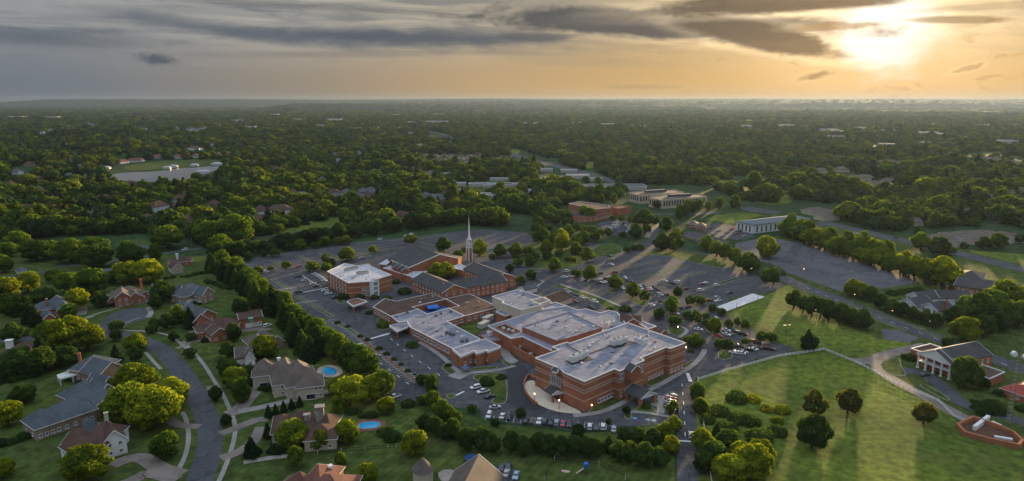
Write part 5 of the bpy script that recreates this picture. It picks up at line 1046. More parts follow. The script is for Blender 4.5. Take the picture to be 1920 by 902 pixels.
h = simple('white_brown_roof_house', 'C18', [(530,545,690,545,14, K(wh=6, rh=5)), (395,660,560,600,11, K(wh=6, rh=3.5)), (640,545,680,600,7, K(kind='gable', wh=6, rh=3.5)), (390,590,520,575,9, K(wh=5, rh=3)), (480,520,560,510,7, K(roof='shingle_slate'))], 'white house with brown hipped roof at lower left', 'house', 'white', 'shingle_brown', 5.5, 4, nw=4, land='white house with brown roof')
chimney(h, 'C18', 645, 575, 7, 12, 1.2, 'cream', 'cream')
h = simple('white_chimney_house', 'C17', [(130,745,270,690,14, K(wh=4.5, rh=4.5)), (20,800,110,770,12), (230,760,400,780,10, K(roof='shingle_red', kind='gable'))], 'brown-roofed house with broad white chimney at the left edge', 'house', 'white', 'shingle_brown', 3.8, 3.4, nw=3, land='white-chimneyed house')
chimney(h, 'C17', 88, 800, 3, 8, 2.6, 'white', 'white', .2)
simple('brick_cottage', 'C19', [(560,170,730,158,11), (590,200,625,225,7, K(kind='gable', wall='stucco', wh=4))], 'small red-brick cottage with white chimney behind the slate-roofed house', 'house', 'brick', 'shingle_brown', 3.4, 3, nw=3, land='red-brick cottage'); chimney(DISCS and bpy.data.objects['brick_cottage'], 'C19', 624, 175, 6, 8.5, 1.6, 'white', 'white')
simple('brick_ranch', 'C19', [(15,270,215,250,10)], 'long brick ranch house with grey roof left of the big yellow-green tree', 'house', 'brick', 'shingle_slate', 3.2, 2.4, 'gable', nw=5, land='grey-roofed brick ranch')
simple('dark_ranch', 'C17', [(510,140,700,120,11)], 'low ranch house with very dark red-brown roof among trees', 'house', 'brick', 'shingle_brown', 3.2, 2.6, nw=4, land='dark ranch house'); simple('grey_far_house', 'C17', [(140,95,215,85,10)], 'small grey house by the upper left lane', 'house', 'stucco', 'shingle_slate', 3.2, 2.6, nw=2); simple('far_grey_ranch', 'C1', [(455,68,535,78,9)], 'grey ranch on the open lawn beyond the lane', 'house', 'stucco', 'shingle_slate', 3, 2.2, nw=3)
def foundation_planting():
    r = random.Random(31)
    for o in [o for o in bpy.data.objects if o.get('category') == 'house' and o.type == 'EMPTY' and o.location.y < 480 and o.location.x < 60]:
        w = [c for c in o.children if c.name.startswith('wall') and c.type == 'MESH']
        for c in w[:3]:
            P = [c.data.vertices[i].co for i in range(4)]
            for k in range(2):
                a, b_ = P[0], P[1]; t = r.uniform(.05, .95); e = a.lerp(b_, t)+o.location; m = (P[0]+P[2])/2+o.location; d = (e-m); d.z = 0; d.normalize()
                TREES.append((Vector((e.x, e.y, 0))+d*1.6, r.uniform(2.2, 4.2), 'bush', r.choice('dgk'), None))
foundation_planting()
# pools
def pool(c, pts, label, deck, sm=2):
    P = smooth(GP(c, pts), sm); o = thing('swimming_pool', mid(P), label, 'pool')
    q = MB(); q.ring(offset(P, 2.2), P, -.1, .16); q.build('deck', deck, o); q = MB(); n = len(P); q.add([(p.x, p.y, .12) for p in P], [list(range(n)) if area2(P) > 0 else list(range(n))[::-1]]); q.build('water', 'pool', o)
    q = MB(); q.ring(offset(P, .25), offset(P, -.15), .14, .22); q.build('coping', 'concrete', o)
pool('C2', [(660,285),(690,262),(735,268),(760,290),(740,312),(700,312)], 'kidney-shaped blue pool beside the cream manor', 'stone'); pool('C21', [(1250,365),(1440,345),(1455,395),(1390,415),(1255,422)], 'long blue pool with reddish deck right of the twin-chimneyed house', 'shingle_red', 1)
# ------------------------------------------------------------------ colonial mansion, red-roofed house, ruin, mast
mn = thing('colonial_mansion', G('C22', 400, 340), 'white-columned colonial mansion with dark gable roof beside the pasture', 'house'); LAND.append(('colonial mansion', G('C22', 400, 360)))
A, B = G('C22', 298, 255, 11), G('C22', 505, 212, 11); d_ = (B-A).normalized(); n_ = Vector((-d_.y, d_.x, 0)); W_ = (G('C22', 215, 270, 7)-G('C22', 366, 334, 7)).length
_, _, P_ = roof_block(mn, A+d_*3.2, B, W_*.96, 7, 4, 'gable', 'brick', 'shingle_dark', .1); wall_windows(mn, P_, 0, 6, 1.2, 1.8, (1.0, 4.2)); wall_windows(mn, P_, 3, 4, 1.2, 2.0, (.9, 4.2))
roof_block(mn, A, A+d_*3.2, W_*.96, 7, 4, 'gable', 'white', 'shingle_dark', .35, 6.4, name_wall='portico_gable')
columns(mn, (A+n_*W_*.46+d_*.5).to_2d().to_3d(), (A-n_*W_*.46+d_*.5).to_2d().to_3d(), 5, 6.5, .38)
q = MB(); q.bar((*(A+n_*W_*.46+d_*1.6).to_2d(), 3.5), (*(A-n_*W_*.46+d_*1.6).to_2d(), 3.5), 2.6, .3); q.build('balcony_floor', 'white', mn)
q = MB(); q.bar((*(A+n_*W_*.46+d_*.7).to_2d(), 4.5), (*(A-n_*W_*.46+d_*.7).to_2d(), 4.5), .1, .12); q.build('balcony_rail', 'white', mn)
for i in range(22): p = (A+n_*W_*.46+d_*.7).lerp(A-n_*W_*.46+d_*.7, i/21); q = MB(); q.box((p.x, p.y, 4.05), (.09, .09, .85)); q.build('baluster', 'white', mn)
flat_block(mn, GP('C22', [(180,246),(275,223),(330,241),(240,268)], 4.4), 4.4, 'brick', 'shingle_brown'); flat_block(mn, GP('C22', [(512,378),(530,325),(643,363),(568,396)], 4.0), 4.0, 'brick', 'shingle_brown')
simple('red_roof_house', 'C22', [(716,432,830,402,13, K(wh=3.4, rh=3.2))], 'brick house with bright red roof at the right edge', 'house', 'brick', 'red_roof', 3.4, 3, nw=3, land='red-roofed house')
P_ = GP('C22', [(400,640),(440,682),(560,715),(715,748),(735,722),(690,680),(600,640),(480,600)]); rn = thing('brick_garden_wall', mid(P_), 'low red-brick walled enclosure on the pasture with white slabs inside', 'wall'); q = MB(); q.ring(P_, offset(P_, -.9), -.1, 2.0); q.build('wall', 'brick_orange', rn); q = MB(); q.prism(offset(P_, -.9), -.1, .35); q.build('soil', 'mulch', rn)
for a, b_, hh in (((490,655),(560,600),1.8), ((575,625),(620,645),1.5), ((590,690),(680,705),.8)): q = MB(); q.bar(G('C22', *a)+Vector((0,0,hh/2+.2)), G('C22', *b_)+Vector((0,0,hh/2+.2)), 1.2, hh); q.build('slab', 'white', rn)
LAND.append(('walled brick enclosure', mid(P_)))
m0 = G('C22', 655, 655); mt = thing('lattice_mast', m0, 'tall steel lattice mast with white drum antennas near the right edge', 'mast'); HM = 31.0
lg = [Vector((m0.x+math.cos(a)*.9, m0.y+math.sin(a)*.9, 0)) for a in (.3, 2.4, 4.5)]
for a in lg: q = MB(); q.bar(a-Vector((0,0,.1)), a+Vector((0,0,HM)), .09, .09); q.build('leg', 'steel', mt)
for i in range(20):
    z = 1.5*i+.6; q = MB()
    for k in range(3): a, b_ = lg[k], lg[(k+1)%3]; q.bar(a+Vector((0,0,z)), b_+Vector((0,0,z)), .06, .06); q.bar(a+Vector((0,0,z)), b_+Vector((0,0,z+1.5)), .045, .045)
    q.build('brace', 'steel', mt)
for dx, z in ((-1.9, HM-.8), (2.4, HM-2)): q = MB(); q.cyl((0, 0), 1.05, -.6, .6, 18); o = link(bpy.data.objects.new('drum_antenna', q.mesh('drum_antenna', 'white')), mt); o.location = (dx, 0, z); o.rotation_euler = (math.pi/2, 0, .2); q = MB(); q.bar(m0+Vector((dx*.25, 0, z)), m0+Vector((dx*.8, 0, z)), .2, .2); q.build('bracket', 'steel', mt)
# ------------------------------------------------------------------ fences
def fence(c, pts, label, hgt=1.35, pitch=2.6, rails=3, mat='white', sm=0, name='rail_fence', rmat=None):
    P = GP(c, pts); P = smooth(P, sm, False) if sm else P; o = thing(name, P[0], label, 'fence'); acc = 0.0
    pm = None; POS = []
    for a, b_ in zip(P, P[1:]):
        L = (b_-a).length; s = acc
        while s < L: POS.append(a.lerp(b_, s/L)); s += pitch
        acc = s-L
    POS.append(P[-1]); q = MB(); q.box((0, 0, hgt/2), (.16, .16, hgt+.12)); q.box((0, 0, hgt+.1), (.22, .22, .1)); pm = q.mesh('post', mat)
    for p in POS: k = bpy.data.objects.new('post', pm); link(k, o); k.location = p-o.location
    for i in range(rails):
        z = hgt*(.32+.62*i/max(1, rails-1)); q = MB()
        for a, b_ in zip(POS, POS[1:]):
            if (b_-a).length > .2: q.bar(a+Vector((0,0,z)), b_+Vector((0,0,z)), .07, .17)
        q.build('rail', rmat or mat, o)
fence('C6', [(70,457),(180,421),(430,353),(600,328),(625,323),(780,386),(960,481),(1130,551),(1200,621),(1245,642)], 'white rail fence along the top of the pasture'); fence('C27', [(662,48),(664,95),(690,300),(705,380),(722,520),(750,740),(775,900),(790,1000)], 'white rail fence between entrance drive and scrub', 1.2)
fence('C5', [(740,740),(738,705),(775,597),(957,617),(1120,634),(1308,652),(1300,740)], 'garden fence with cream posts round the bottom lawns', 1.5, 15.0, 2, 'tarp', name='garden_fence', rmat='dark'); fence('C21', [(870,655),(1020,640),(1170,630),(1310,615),(1460,610),(1600,595)], 'pale post fence behind the twin-chimneyed house', 1.4, 8.0, 2, 'tarp', name='garden_fence', rmat='dark')
# play set and trampoline
p = G('C5', 1028, 690); ps = thing('play_set', p, 'blue and wooden slide play set on the bottom lawn', 'playground'); q = MB(); q.box((p.x, p.y, 2.8), (1.4, 1.4, 1.6)); q.build('cabin', 'awning', ps); q = MB(); [q.bar((p.x+a, p.y+b_, 0), (p.x+a, p.y+b_, 2.4), .15, .15) for a in (-.6, .6) for b_ in (-.6, .6)]; q.build('frame', 'wood', ps); q = MB(); q.bar((p.x-.7, p.y, 1.8), (p.x-3.2, p.y-.6, .2), .7, .1); q.build('slide', 'band', ps)
sheet('sand_patch', 'concrete', 'band', GP('C5', [(850,675),(880,670),(928,682),(905,694),(870,690)]), 1)
p = G('C5', 235, 600); tpn = thing('trampoline', p, 'dark blue round trampoline beside the steep gabled roof', 'trampoline'); q = MB(); q.cyl((p.x, p.y), 2.4, .85, .95, 18); q.build('mat', 'car_blue', tpn)
for k in range(5): a = k*1.26; q = MB(); q.cyl((p.x+2.2*math.cos(a), p.y+2.2*math.sin(a)), .05, 0, .87, 6); q.build('leg', 'steel', tpn)
p = G('C16', 868, 800); cn = thing('blue_canopy', p, 'small dark blue canopy beside the classroom entrance walk', 'canopy'); q = MB(); q.cyl((p.x, p.y), 2.2, 2.3, 3.6, 4, .1); q.build('cover', 'car_blue', cn)
for k in range(4): a = k*math.pi/2; q = MB(); q.cyl((p.x+1.9*math.cos(a), p.y+1.9*math.sin(a)), .07, 0, 2.35, 6); q.build('leg', 'steel', cn)
# ------------------------------------------------------------------ lamps and poles
def lamp(c, x, y, hgt, label, lit=False, arms=1, rz=0):
    p = G(c, x, y); o = thing('street_lamp', p, label, 'lamp', 'lamp posts', rz); q = MB(); q.cyl((0, 0), .14, -.1, hgt, 8, .08); q.cyl((0, 0), .28, -.1, .5, 8, .2); k = bpy.data.objects.new('post', q.mesh('post', 'steel')); link(k, o)
    for s in ((1,) if arms == 1 else (1, -1)):
        if hgt > 5: q = MB(); q.bar((0, 0, hgt), (1.4*s, 0, hgt+.15), .12, .12); k = bpy.data.objects.new('arm', q.mesh('arm', 'steel')); link(k, o); q = MB(); q.box((1.6*s, 0, hgt+.12), (.9, .4, .2)); q.box((1.6*s, 0, hgt-.02), (.7, .3, .08), 0, 1)
        else: q = MB(); q.cyl((0, 0), .16, hgt, hgt+.45, 8, .22); q.cyl((0, 0), .26, hgt+.45, hgt+.6, 8, .05)
        k = bpy.data.objects.new('lamp_head', q.mesh('lamp_head', (['lamp_glow', 'lamp_glow'] if hgt <= 5 else ['steel', 'lamp_glow']) if lit else ['steel', 'white'])); link(k, o)
        if hgt <= 5: break
    return o
for c, x, y, hg, lb, lit in (('C12',100,790,3.6,'short lit lamp post at the left end of the plaza',True), ('C12',308,845,3.6,'short lit lamp post at the front of the plaza',True), ('C25',137,655,3.4,'short lit lamp post behind the gymnasium',True), ('C25',1050,730,9,'tall twin-armed lamp post on the lawn above the pasture',False), ('C25',1205,225,9,'tall lamp post beside the gravel lot and road',True), ('C25',925,95,9,'tall lamp post at the lower left corner of gravel lot',False), ('C25',738,200,8,'lit lamp post at the edge of the east car park',True), ('C8',583,830,6,'lit lamp post among the dark roadside trees',True), ('C8',1048,830,6,'lit lamp post before the cottages',True), ('C8',1312,905,6,'lit lamp post farther down the road past the cottages',True), ('C8',810,720,6,'lit lamp post beside the two bright round trees',True), ('C6',1305,240,6,'lit lamp post among trees beyond the round yellow tree',True), ('C20',978,510,9,'tall lamp post in the tree screen beside the car park',False), ('C21',1503,160,9,'tall lamp post at the near corner of the car park',False), ('C23',48,300,9,'pole at the far left corner of the car park',False), ('C23',1268,125,9,'lamp post near the lone white car in the north lot',False), ('C23',752,790,8,'lamp post on the left side drive of the car park',False), ('C19',528,130,9,'left utility pole by the upper lane',False), ('C19',737,120,9,'right utility pole by the upper lane',False), ('C27',462,490,8,'lamp post among bright trees beside the entrance drive',False), ('C24',1218,370,9,'lamp post amid the east car park',False), ('C24',828,250,9,'lamp post by the empty rows of the east car park',False), ('C25',225,270,9,'lamp post between parked cars of the east lot',False)):
    lamp(c, x, y, hg, lb, lit, 2 if 'twin' in lb else 1, random.uniform(0, 3))
def wall_lamp(c, x, y, z, label):
    p = G(c, x, y, z); p = p+Vector((0, -.35, 0)); q = MB(); q.box((p.x, p.y, z), (.35, .3, .5)); k = q.build('lantern', 'lamp_glow', gym)
for x, y, z in ((583,806,3.0), (1380,318,10.2), (1210,770-0,3)) [:2]: wall_lamp('C12', x, y, z, '')
# net posts on the pad
for i, (x, y) in enumerate(((636,440),(812,368))): p = G('C25', x, y); q = MB(); q.cyl((p.x, p.y), .09, -.1, 3.2, 8); q.cyl((p.x, p.y), .2, -.1, .9, 8); tag(q.build('court_post', 'dark'), ('nearer' if i == 0 else 'farther')+' dark post on the pale sports pad', 'post', 'court posts')
# ------------------------------------------------------------------ cars
def loft(prof, w0, w1):                       # prof: list of (x, z), extruded across y with taper at the top
    b = MB(); n = len(prof); zt = max(z for _, z in prof); zb = min(z for _, z in prof)
    for s in (-1, 1): b.v += [Vector((x, s*(w0+(w1-w0)*(z-zb)/(zt-zb))/2, z)) for x, z in prof]
    for i in range(n): j = (i+1)%n; b.f.append([i, j, n+j, n+i]); b.mi.append(0)
    b.f += [list(range(n))[::-1], list(range(n, 2*n))]; b.mi += [0, 0]; return b
def car_meshes(kind):
    L = dict(sedan=4.7, suv=4.8, pickup=5.6)[kind]; a = L/2; W = 1.85
    if kind == 'sedan': lo = [(-a,.35),(a,.35),(a,.7),(a-.25,.82),(a-1.35,.95),(-a+.9,.98),(-a+.1,.92),(-a,.7)]; gl = [(-a+.75,.96),(a-1.3,.94),(a-2.05,1.38),(-a+1.5,1.42)]; rf = [(-a+1.45,1.40),(a-2.0,1.36),(a-2.2,1.46),(-a+1.7,1.49)]
    elif kind == 'suv': lo = [(-a,.4),(a,.4),(a,.85),(a-.2,1.0),(a-1.15,1.08),(-a+.1,1.1),(-a,.8)]; gl = [(-a+.08,1.08),(a-1.1,1.06),(a-1.75,1.62),(-a+.35,1.66)]; rf = [(-a+.3,1.64),(a-1.7,1.60),(a-1.95,1.73),(-a+.5,1.76)]
    else: lo = [(-a,.5),(a,.5),(a,.95),(a-.2,1.08),(a-1.3,1.12),(-a,1.12)]; gl = [(-.75,1.1),(a-1.25,1.1),(a-1.9,1.68),(-.55,1.72)]; rf = [(-.6,1.70),(a-1.85,1.66),(a-2.1,1.79),(-.45,1.82)]
    body = loft(lo, W, W*.96); glass = loft(gl, W*.93, W*.76); roof = loft(rf, W*.79, W*.72)
    wh = MB(); wh.cyl((0, 0), .34, -.11, .11, 12); wh.v = [Vector((v.x, v.z, v.y+.34)) for v in wh.v]
    hl = MB(); hl.box((0, 0, 0), (.08, .42, .16)); bed = None
    if kind == 'pickup': bed = MB(); bed.box((-a+1.0, 0, 1.13), (1.8, 1.5, .03))
    return dict(body=body.mesh('body', 'car_white'), windows=glass.mesh('windows', 'glass'), roof=roof.mesh('roof', 'car_white'), wheel=wh.mesh('wheel', 'tyre'), hl=hl.mesh('headlight', 'headlight'), tl=hl.mesh('taillight', 'taillight'), bed=bed.mesh('cargo_bed', 'dark') if bed else None, a=a, hz=lo[2][1]-.05)
CM = {k: car_meshes(k) for k in ('sedan', 'suv', 'pickup')}
def car(p, ang, colr, label, kind='sedan', group=None):
    m = CM[kind]; o = thing('pickup_truck' if kind == 'pickup' else 'parked_car', (p.x, p.y, .07), label, 'truck' if kind == 'pickup' else 'car', group, ang)
    for part in ('body', 'windows', 'roof', 'bed'):
        if m[part] is None: continue
        k = bpy.data.objects.new({'bed': 'cargo_bed', 'windows': 'windscreen'}.get(part, part), m[part]); link(k, o)
        if part in ('body', 'roof'): k.material_slots[0].link = 'OBJECT'; k.material_slots[0].material = MATS['car_'+colr]
    a = m['a']
    for x in (-a+.85, a-.9):
        for y in (-.86, .86): k = bpy.data.objects.new('wheel', m['wheel']); link(k, o); k.location = (x, y, 0)
    for y in (-.62, .62):
        k = bpy.data.objects.new('headlight', m['hl']); link(k, o); k.location = (a, y, m['hz']); k = bpy.data.objects.new('taillight', m['tl']); link(k, o); k.location = (-a, y, m['hz'])
    return o
CARN = {}
def cars(c, heading, spots, where, group):
    """spots: (x, y, colour[, kind]); ordered left to right they are numbered inside their row"""
    a, b_ = heading; d = G(c, *b_)-G(c, *a); base = math.atan2(d.y, d.x); S = sorted(spots); cnt = {}
    for s in S: kk = (s[2], s[3] if len(s) > 3 else 'sedan'); cnt.setdefault(kk, []).append(s)
    for s in S:
        kd = s[3] if len(s) > 3 else 'sedan'; L = cnt[(s[2], kd)]; i = L.index(s); nm = s[2].replace('_', ' ')+dict(sedan=' car', suv=' tall car', pickup=' pickup truck')[kd]
        lb = f'{nm} {where}' if len(L) == 1 else f'{nm}, {ordw(i) if i else "leftmost"}{" from left" if i else ""} {where}'
        car(G(c, s[0], s[1]), base+random.uniform(-.05, .05)+(math.pi if random.random() < .25 else 0), s[2], lb, kd, group)
W_, Sv, Bk, Dg, Bl, Rd = 'white', 'silver', 'black', 'dark_grey', 'blue', 'red'
cars('C5', ((350,330),(378,262)), [(358,300,W_,'suv'),(450,305,W_),(495,310,Bk,'suv'),(612,336,Bk),(655,338,Dg),(705,340,W_),(745,345,Dg,'suv'),(785,350,Bk),(825,352,'light_blue','suv'),(870,358,'pink'),(912,362,Dg,'suv'),(1055,380,W_,'suv'),(1097,384,'green'),(1147,380,W_,'suv'),(1220,396,Sv)], 'in the row below the plaza', 'cars in the front row')
cars('C5', ((240,110),(300,95)), [(265,106,W_,'suv'),(318,135,W_,'pickup'),(365,170,Bk)], 'beside the teardrop lawn island', 'cars beside the teardrop lawn'); cars('C5', ((360,245),(430,238)), [(400,243,Sv)], 'across the left end of the front row', 'cars in the front row')
cars('C27', ((390,260),(470,250)), [(425,288,Dg),(430,268,Bk),(432,245,Sv),(435,222,Rd),(445,200,W_)], 'beside the entrance drive next to the canopy', 'cars by the canopy'); cars('C27', ((605,540),(600,490)), [(605,530,W_,'suv')], 'driving on the entrance drive', 'moving cars')
cars('C2', ((330,40),(395,22)), [(362,38,W_,'suv')], 'parked on the orange-brick house drive', 'cars at houses'); cars('C2', ((950,220),(1000,205)), [(972,212,'light_blue','suv')], 'driving in the lane beside the mulch strip', 'moving cars'); cars('C2', ((990,310),(1040,335)), [(1018,325,W_)], 'in the lane beside the tree screen', 'moving cars'); cars('C2', ((1045,445),(1105,425)), [(1075,438,W_,'pickup')], 'at the near corner of the long car park', 'cars in the west car park')
cars('C23', ((660,445),(735,432)), [(705,438,Sv),(768,466,W_),(790,484,Dg),(655,408,Bk),(640,405,Bk),(655,530,Dg,'suv')], 'in the rows left of the white-roofed block', 'cars in the west car park'); cars('C23', ((835,520),(885,512)), [(858,518,W_),(885,543,W_,'suv'),(935,572,Bk)], 'against the side of the white-roofed block', 'cars in the west car park')
cars('C23', ((760,385),(850,395)), [(775,388,W_),(790,397,Sv),(805,404,W_),(820,412,Sv),(832,422,W_),(845,432,Sv),(855,442,W_)], 'in shade behind the white-roofed block', 'cars in the west car park'); cars('C23', ((370,378),(440,366)), [(402,373,W_,'suv'),(650,335,'orange','suv'),(110,293,W_,'suv'),(135,288,W_,'suv'),(210,275,W_,'suv'),(1282,122,W_),(1140,265,Sv)], 'among the islands of the far west lot', 'cars in the west car park'); cars('C3', ((530,70),(600,55)), [(545,72,W_,'suv'),(575,60,W_)], 'at the tree row behind the church', 'cars in the north lot')
cars('C24', ((340,550),(400,570)), [(372,552,Dg),(430,578,W_),(470,596,Bk),(515,612,Dg),(552,624,Bk),(595,640,W_),(635,656,Sv),(672,672,'tan'),(712,684,W_),(745,692,W_,'suv'),(705,762,Dg,'suv'),(515,688,'maroon')], 'in the row behind the dark-gabled annex', 'cars behind the annex')
cars('C24', ((740,430),(810,425)), [(752,424,W_),(795,420,W_),(820,462,W_),(870,456,W_),(880,408,'maroon'),(920,392,W_),(560,430,Bk),(600,432,W_),(650,436,Bk),(690,438,W_),(720,440,Dg),(780,468,Dg),(940,420,Bk),(800,352,Dg,'suv'),(975,340,'maroon','suv'),(410,322,W_,'suv'),(580,360,Sv),(370,392,W_),(440,390,W_)], 'under trees of the east lot', 'cars in the east car park')
cars('C24', ((1090,390),(1130,415)), [(1110,398,W_),(1150,440,Bk),(1188,436,Bk),(1062,448,W_),(1078,525,W_),(1245,505,Sv),(1290,503,W_),(1340,500,Bk),(1320,548,W_),(1375,542,'orange'),(1415,536,W_),(1465,522,Bk,'suv'),(1360,515,Dg),(1500,545,Bk)], 'in the full rows of the east lot', 'cars in the east car park')
cars('C24', ((1550,430),(1620,445)), [(1582,437,W_),(1680,466,Bk),(1738,452,W_,'suv'),(1525,608,'light_blue','suv'),(1620,604,Bk),(1553,690,Bk),(1430,730,W_),(1780,765,Dg),(1720,832,W_),(920,135,Dg),(948,172,'yellow_green'),(940,238,W_)], 'in thin rows of the east lot', 'cars in the east car park')
cars('C25', ((300,300),(370,290)), [(340,245,'maroon'),(373,235,W_),(465,255,W_,'suv'),(330,297,W_,'suv'),(205,284,'maroon'),(572,320,Bk),(470,362,Sv,'suv'),(478,385,W_),(400,385,'maroon','suv'),(52,332,Bk),(168,445,Bk),(228,440,Bk)], 'near the pale sports pad', 'cars in the east car park')
cars('C25', ((440,530),(490,555)), [(466,542,'light_blue','suv')], 'moving beside the trees below the sports pad', 'moving cars'); cars('C25', ((290,625),(340,632)), [(315,628,W_)], 'driving behind the gymnasium', 'moving cars')
cars('C25', ((620,650),(700,665)), [(635,652,Dg),(660,655,W_),(690,668,Bk,'suv'),(550,635,W_),(570,630,Bk),(600,628,'green'),(485,684,Rd),(550,672,W_),(580,665,Dg)], 'in the upper row of the small right lot', 'cars in the right lot'); cars('C25', ((600,820),(690,830)), [(610,822,W_),(640,828,W_),(670,832,W_),(690,822,Sv),(740,802,Bk),(765,800,W_),(780,795,Sv),(805,785,'maroon'),(790,735,'maroon','suv'),(815,745,Bk),(635,768,Bk),(660,775,Dg),(895,768,'maroon'),(900,795,Bk,'suv'),(925,795,Dg)], 'in the lower row of the small right lot', 'cars in the right lot')
cars('C5', ((400,720),(420,670)), [(408,705,Bl),(478,702,Sv),(545,718,'light_blue')], 'parked beside the steep gabled roof', 'cars at houses'); cars('C5', ((400,720),(420,670)), [(445,665,Dg),(490,660,Dg)], 'on the pad above the steep gable cars', 'cars at houses')
sheet('parking_pad', 'asphalt', 'asphalt', GP('C5', [(375,760),(400,640),(500,650),(575,690),(560,760)])); cars('C19', ((660,125),(710,115)), [(685,120,W_,'suv')], 'on the upper lane by the utility pole', 'moving cars'); cars('C19', ((410,460),(450,455)), [(428,462,W_)], 'by the three-gabled house', 'cars at houses'); cars('C22', ((230,380),(265,375)), [(247,382,Dg)], 'parked before the colonial mansion', 'cars at houses')
cars('C7', ((560,400),(600,395)), [(545+18*i+(j%2)*6, 372+16*j, random.Random(i*7+j).choice([W_, W_, Sv, Bk, Dg, Bl])) for j in range(5) for i in range(8) if (i*3+j*5)%7 < 5], 'in the packed lot before the brick office', 'cars in the brick office lot')
cars('C7', ((1260,400),(1300,396)), [(1250+30*i, 408+((i*37)%60), random.Random(i).choice([W_, Sv, Bk, Dg, Rd])) for i in range(9)], 'in the lot before the blue-roofed building', 'cars in the blue-roofed building lot'); cars('C8', ((840,270),(900,275)), [(830,268,W_),(862,272,W_),(1095,298,Dg),(806,286,W_)], 'on the highway beyond the tree belt', 'moving cars')
# ------------------------------------------------------------------ far houses and sheds
FARL = {}
def far_row(c, spots, name, what, cat, wall, roof, W=11, L=17, wh=3.5, rh=3.2, kind='hip', flat=False):
    S = sorted(spots); n = len(S)
    for i, s in enumerate(S):
        p = G(c, *s[:2]); a = s[2] if len(s) > 2 else random.uniform(0, 3.1); k = s[3] if len(s) > 3 else 1.0
        pos = '' if n == 1 else ('leftmost of %d ' % n if i == 0 else 'rightmost of %d ' % n if i == n-1 else '%s from left of %d ' % (ordw(i), n))
        o = thing(name, p, (pos+what).strip(), cat, what); d = Vector((math.cos(a), math.sin(a), 0))*L*k/2
        if flat:
            nn = Vector((-d.y, d.x, 0)).normalized()*W*k/2; P_ = [p-d-nn, p+d-nn, p+d+nn, p-d+nn]; flat_block(o, P_, wh, wall, roof, 'white')
            if p.y < 1600: wall_windows(o, P_, 0, 5, 2.0, 1.4, (1.2,)); 
        else:
            _, _, P_ = roof_block(o, p-d, p+d, W*k, wh, rh, kind, wall, roof, trim=None)
            if p.y < 1600:
                for e in range(4): wall_windows(o, P_, e, 3 if e % 2 == 0 else 2, 1.3, 1.4, (1.0,))
        DISCS.append((p, L*k*.62))
r_ = random.Random(4)
far_row('C10', [(500+r_.uniform(-8,8)+48*i, 352+22*j+r_.uniform(-4,4), r_.uniform(-.4,.5)) for i in range(8) for j in range(2)], 'townhouse', 'brown-roofed townhouses amid the woods', 'house', 'stucco', 'shingle_tan', 11, 16, 5, 3.8)
far_row('C10', [(310,440,.3),(420,462,.2),(520,470,.1),(600,450,.3),(640,445,-.2),(380,470,.4)], 'brown_roof_house', 'long brown roofs left of the white motel', 'house', 'stucco', 'shingle_tan', 13, 24, 4, 4)
far_row('C10', [(50,560),(90,585),(150,560),(200,580),(240,555),(300,560),(350,560),(450,540),(590,580),(620,590),(660,590),(690,600)], 'suburban_house', 'suburban houses half buried in trees behind the church', 'house', 'brick_pale', 'shingle_slate', 12, 18, 5, 4)
far_row('C10', [(765,505,.1,1.5),(800,545,.3,1.2),(910,565,-.2,1.2),(890,508,.05,1.4),(1000,510,.05,2.2),(1090,510,.0,1.6),(1010,478,.0,1.5),(1200,545,.1,1.2),(960,575,-.2,1.0),(1130,580,.2,.9)], 'motel_block', 'white flat-roofed motel blocks in the trees', 'building', 'far_wall', 'membrane', 9, 19, 4.5, flat=True)
far_row('C10', [(1500,520,.1,1.3),(1710,522,.0,2.2)], 'long_pale_block', 'long pale blocks beside the cream offices', 'building', 'far_wall', 'shingle_slate', 14, 26, 5, flat=True); far_row('C10', [(710,450,.1),(1260,425,0,1.6),(1400,430,0,1.5),(1450,460,0,2.0),(1550,478,.2)], 'roadside_shop', 'roadside shops along the far highway', 'shop', 'far_wall', 'membrane', 11, 18, 5, flat=True)
far_row('C9', [(745,432),(780,430),(890,408),(1000,410),(1100,405),(690,440),(1230,395),(1290,390)], 'lakeside_house', 'lakeside houses on the far lawn', 'house', 'siding', 'shingle_red', 12, 20, 4, 4); far_row('C9', [(320,520,0),(440,510,0),(585,490,0),(600,470,0),(1095,455,0),(980,462,0),(940,470,0),(1220,448,.2,1.4),(1140,492,.2,1.6),(1290,480,.2,1.8)], 'boathouse', 'boathouses and docks along the lake shore', 'boathouse', 'white', 'membrane_white', 7, 13, 3, 2.2)
far_row('C9', [(1575,725,.2,1.3),(1040,790),(890,705),(1640,630),(1880,630),(60,580),(225,615),(1440,450),(1500,447),(1550,490),(1095,365,0,1.6),(370,340),(1470,730),(1030,665)], 'wooded_house', 'houses glimpsed through the left woods', 'house', 'siding', 'shingle_brown', 13, 20, 6, 5)
far_row('C9', [(280+22*i, 262-4*i+((i*53)%22), None or .3*i) for i in range(13)]+[(985+24*i, 250+((i*31)%12), .2*i) for i in range(8)]+[(800,252),(825,255),(240,275)], 'hillside_house', 'pale hillside houses far off at left', 'house', 'white', 'shingle_slate', 16, 24, 8, 5)
far_row('C9', [(1340,203,0,1.5),(1410,243,0,1.3),(1885,198,0,2.2),(1670,198,0,1.6),(1640,245,0),(1720,240,0),(1800,235,0),(1540,168,0,2),(1060,112,0,1.4),(100,182,0,2.5),(300,184,0,2)], 'far_warehouse', 'pale warehouses on the left horizon plain', 'warehouse', 'far_wall', 'membrane', 22, 40, 10, flat=True)
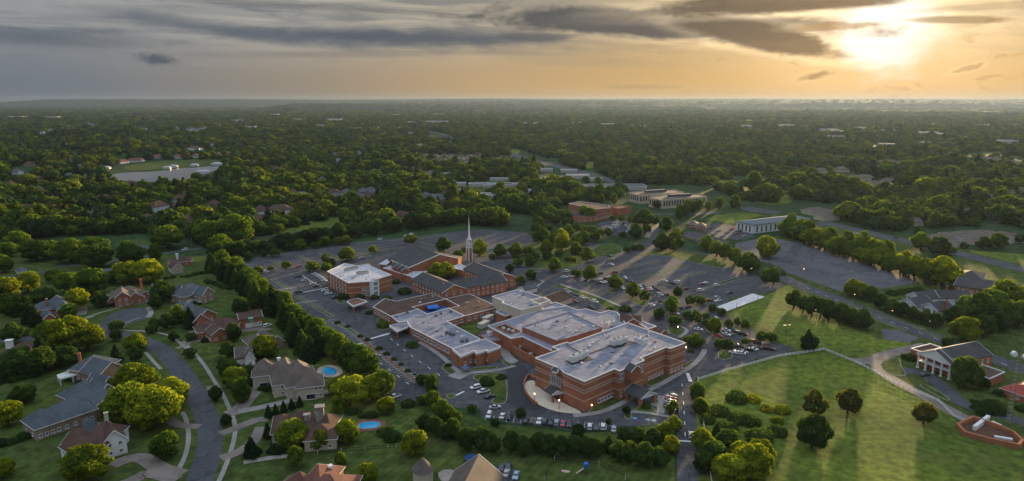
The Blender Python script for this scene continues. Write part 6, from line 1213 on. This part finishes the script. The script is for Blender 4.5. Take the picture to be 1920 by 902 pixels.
far_row('C10', [(90,140,0,1.8),(430,108,0,1.6),(660,105,0,1.8),(660,150,0,3.2),(520,153,0,1.4),(880,165,0,1.6),(1180,160,0,2.2),(1450,157,0,1.6),(1620,165,0,2.4),(1790,178,0,1.8),(230,190,0,1.8),(340,187,0,1.5),(445,188,0),(560,290,0,.5),(515,220,0,.7),(110,380,0,.3)], 'distant_warehouse', 'pale warehouses below the central hills', 'warehouse', 'far_wall', 'membrane', 20, 38, 9, flat=True)
far_row('C11', [(520,155,0,2),(570,170,0),(730,152,0,2.2),(940,175,0,2),(1000,185,0,1.6),(1100,165,0,1.5),(1160,186,0,2.0),(1240,178,0,1.5),(1440,190,0,2.2),(1510,198,0,1.6),(1720,152,0,2),(1415,245,0,1.2),(1230,252,0,.9),(970,212,0,1.6),(1820,235,0,1.5),(1640,215,0,1)], 'sunlit_warehouse', 'sun-glinting sheds on the right plain', 'warehouse', 'far_wall', 'membrane', 22, 38, 8, flat=True)
far_row('C11', [(220,295,0,.8),(900,385),(950,380),(1010,378),(1210,345),(1250,340),(1290,350),(1180,455),(1220,460),(1250,440),(1080,425),(1120,420),(1660,330,.1,1.6),(1720,325,.1,1.8),(1780,335,.1,1.6),(1850,345,.1,1.6),(1900,360,0,1.5),(1700,440),(1760,500),(1850,505),(1890,490),(1905,520),(1600,470)], 'hazy_house', 'hazy brown roofs among the right-hand woods', 'house', 'stucco', 'shingle_tan', 14, 24, 5, 4)
far_row('C8', [(1830,40),(1880,60),(1720,60),(1560,150,0,.7),(1220,215,0,.7),(1830,320,0,.9),(1780,310)], 'highway_house', 'houses near the top right lane', 'house', 'stucco', 'shingle_tan', 12, 18, 4, 4)

r_ = random.Random(12); spots = []
while len(spots) < 46:
    x, y = r_.uniform(20, 1000), r_.uniform(268, 425)
    if y < bnd(x)-16 and not (170 < x < 440 and 285 < y < 350) and all((x-a)**2+((y-b)*2.2)**2 > 30**2 for a, b in spots): spots.append((x, y))
far_row('P', spots[:23], 'woodland_house', 'grey-roofed houses dotted through the left and central woods', 'house', 'siding', 'shingle_slate', 12, 17, 5, 4)
far_row('P', spots[23:], 'woodland_cottage', 'brown-roofed houses dotted through the left and central woods', 'house', 'brick_pale', 'shingle_brown', 12, 17, 5, 4)
pick_trees(); forest(); plant_trees(); haze()
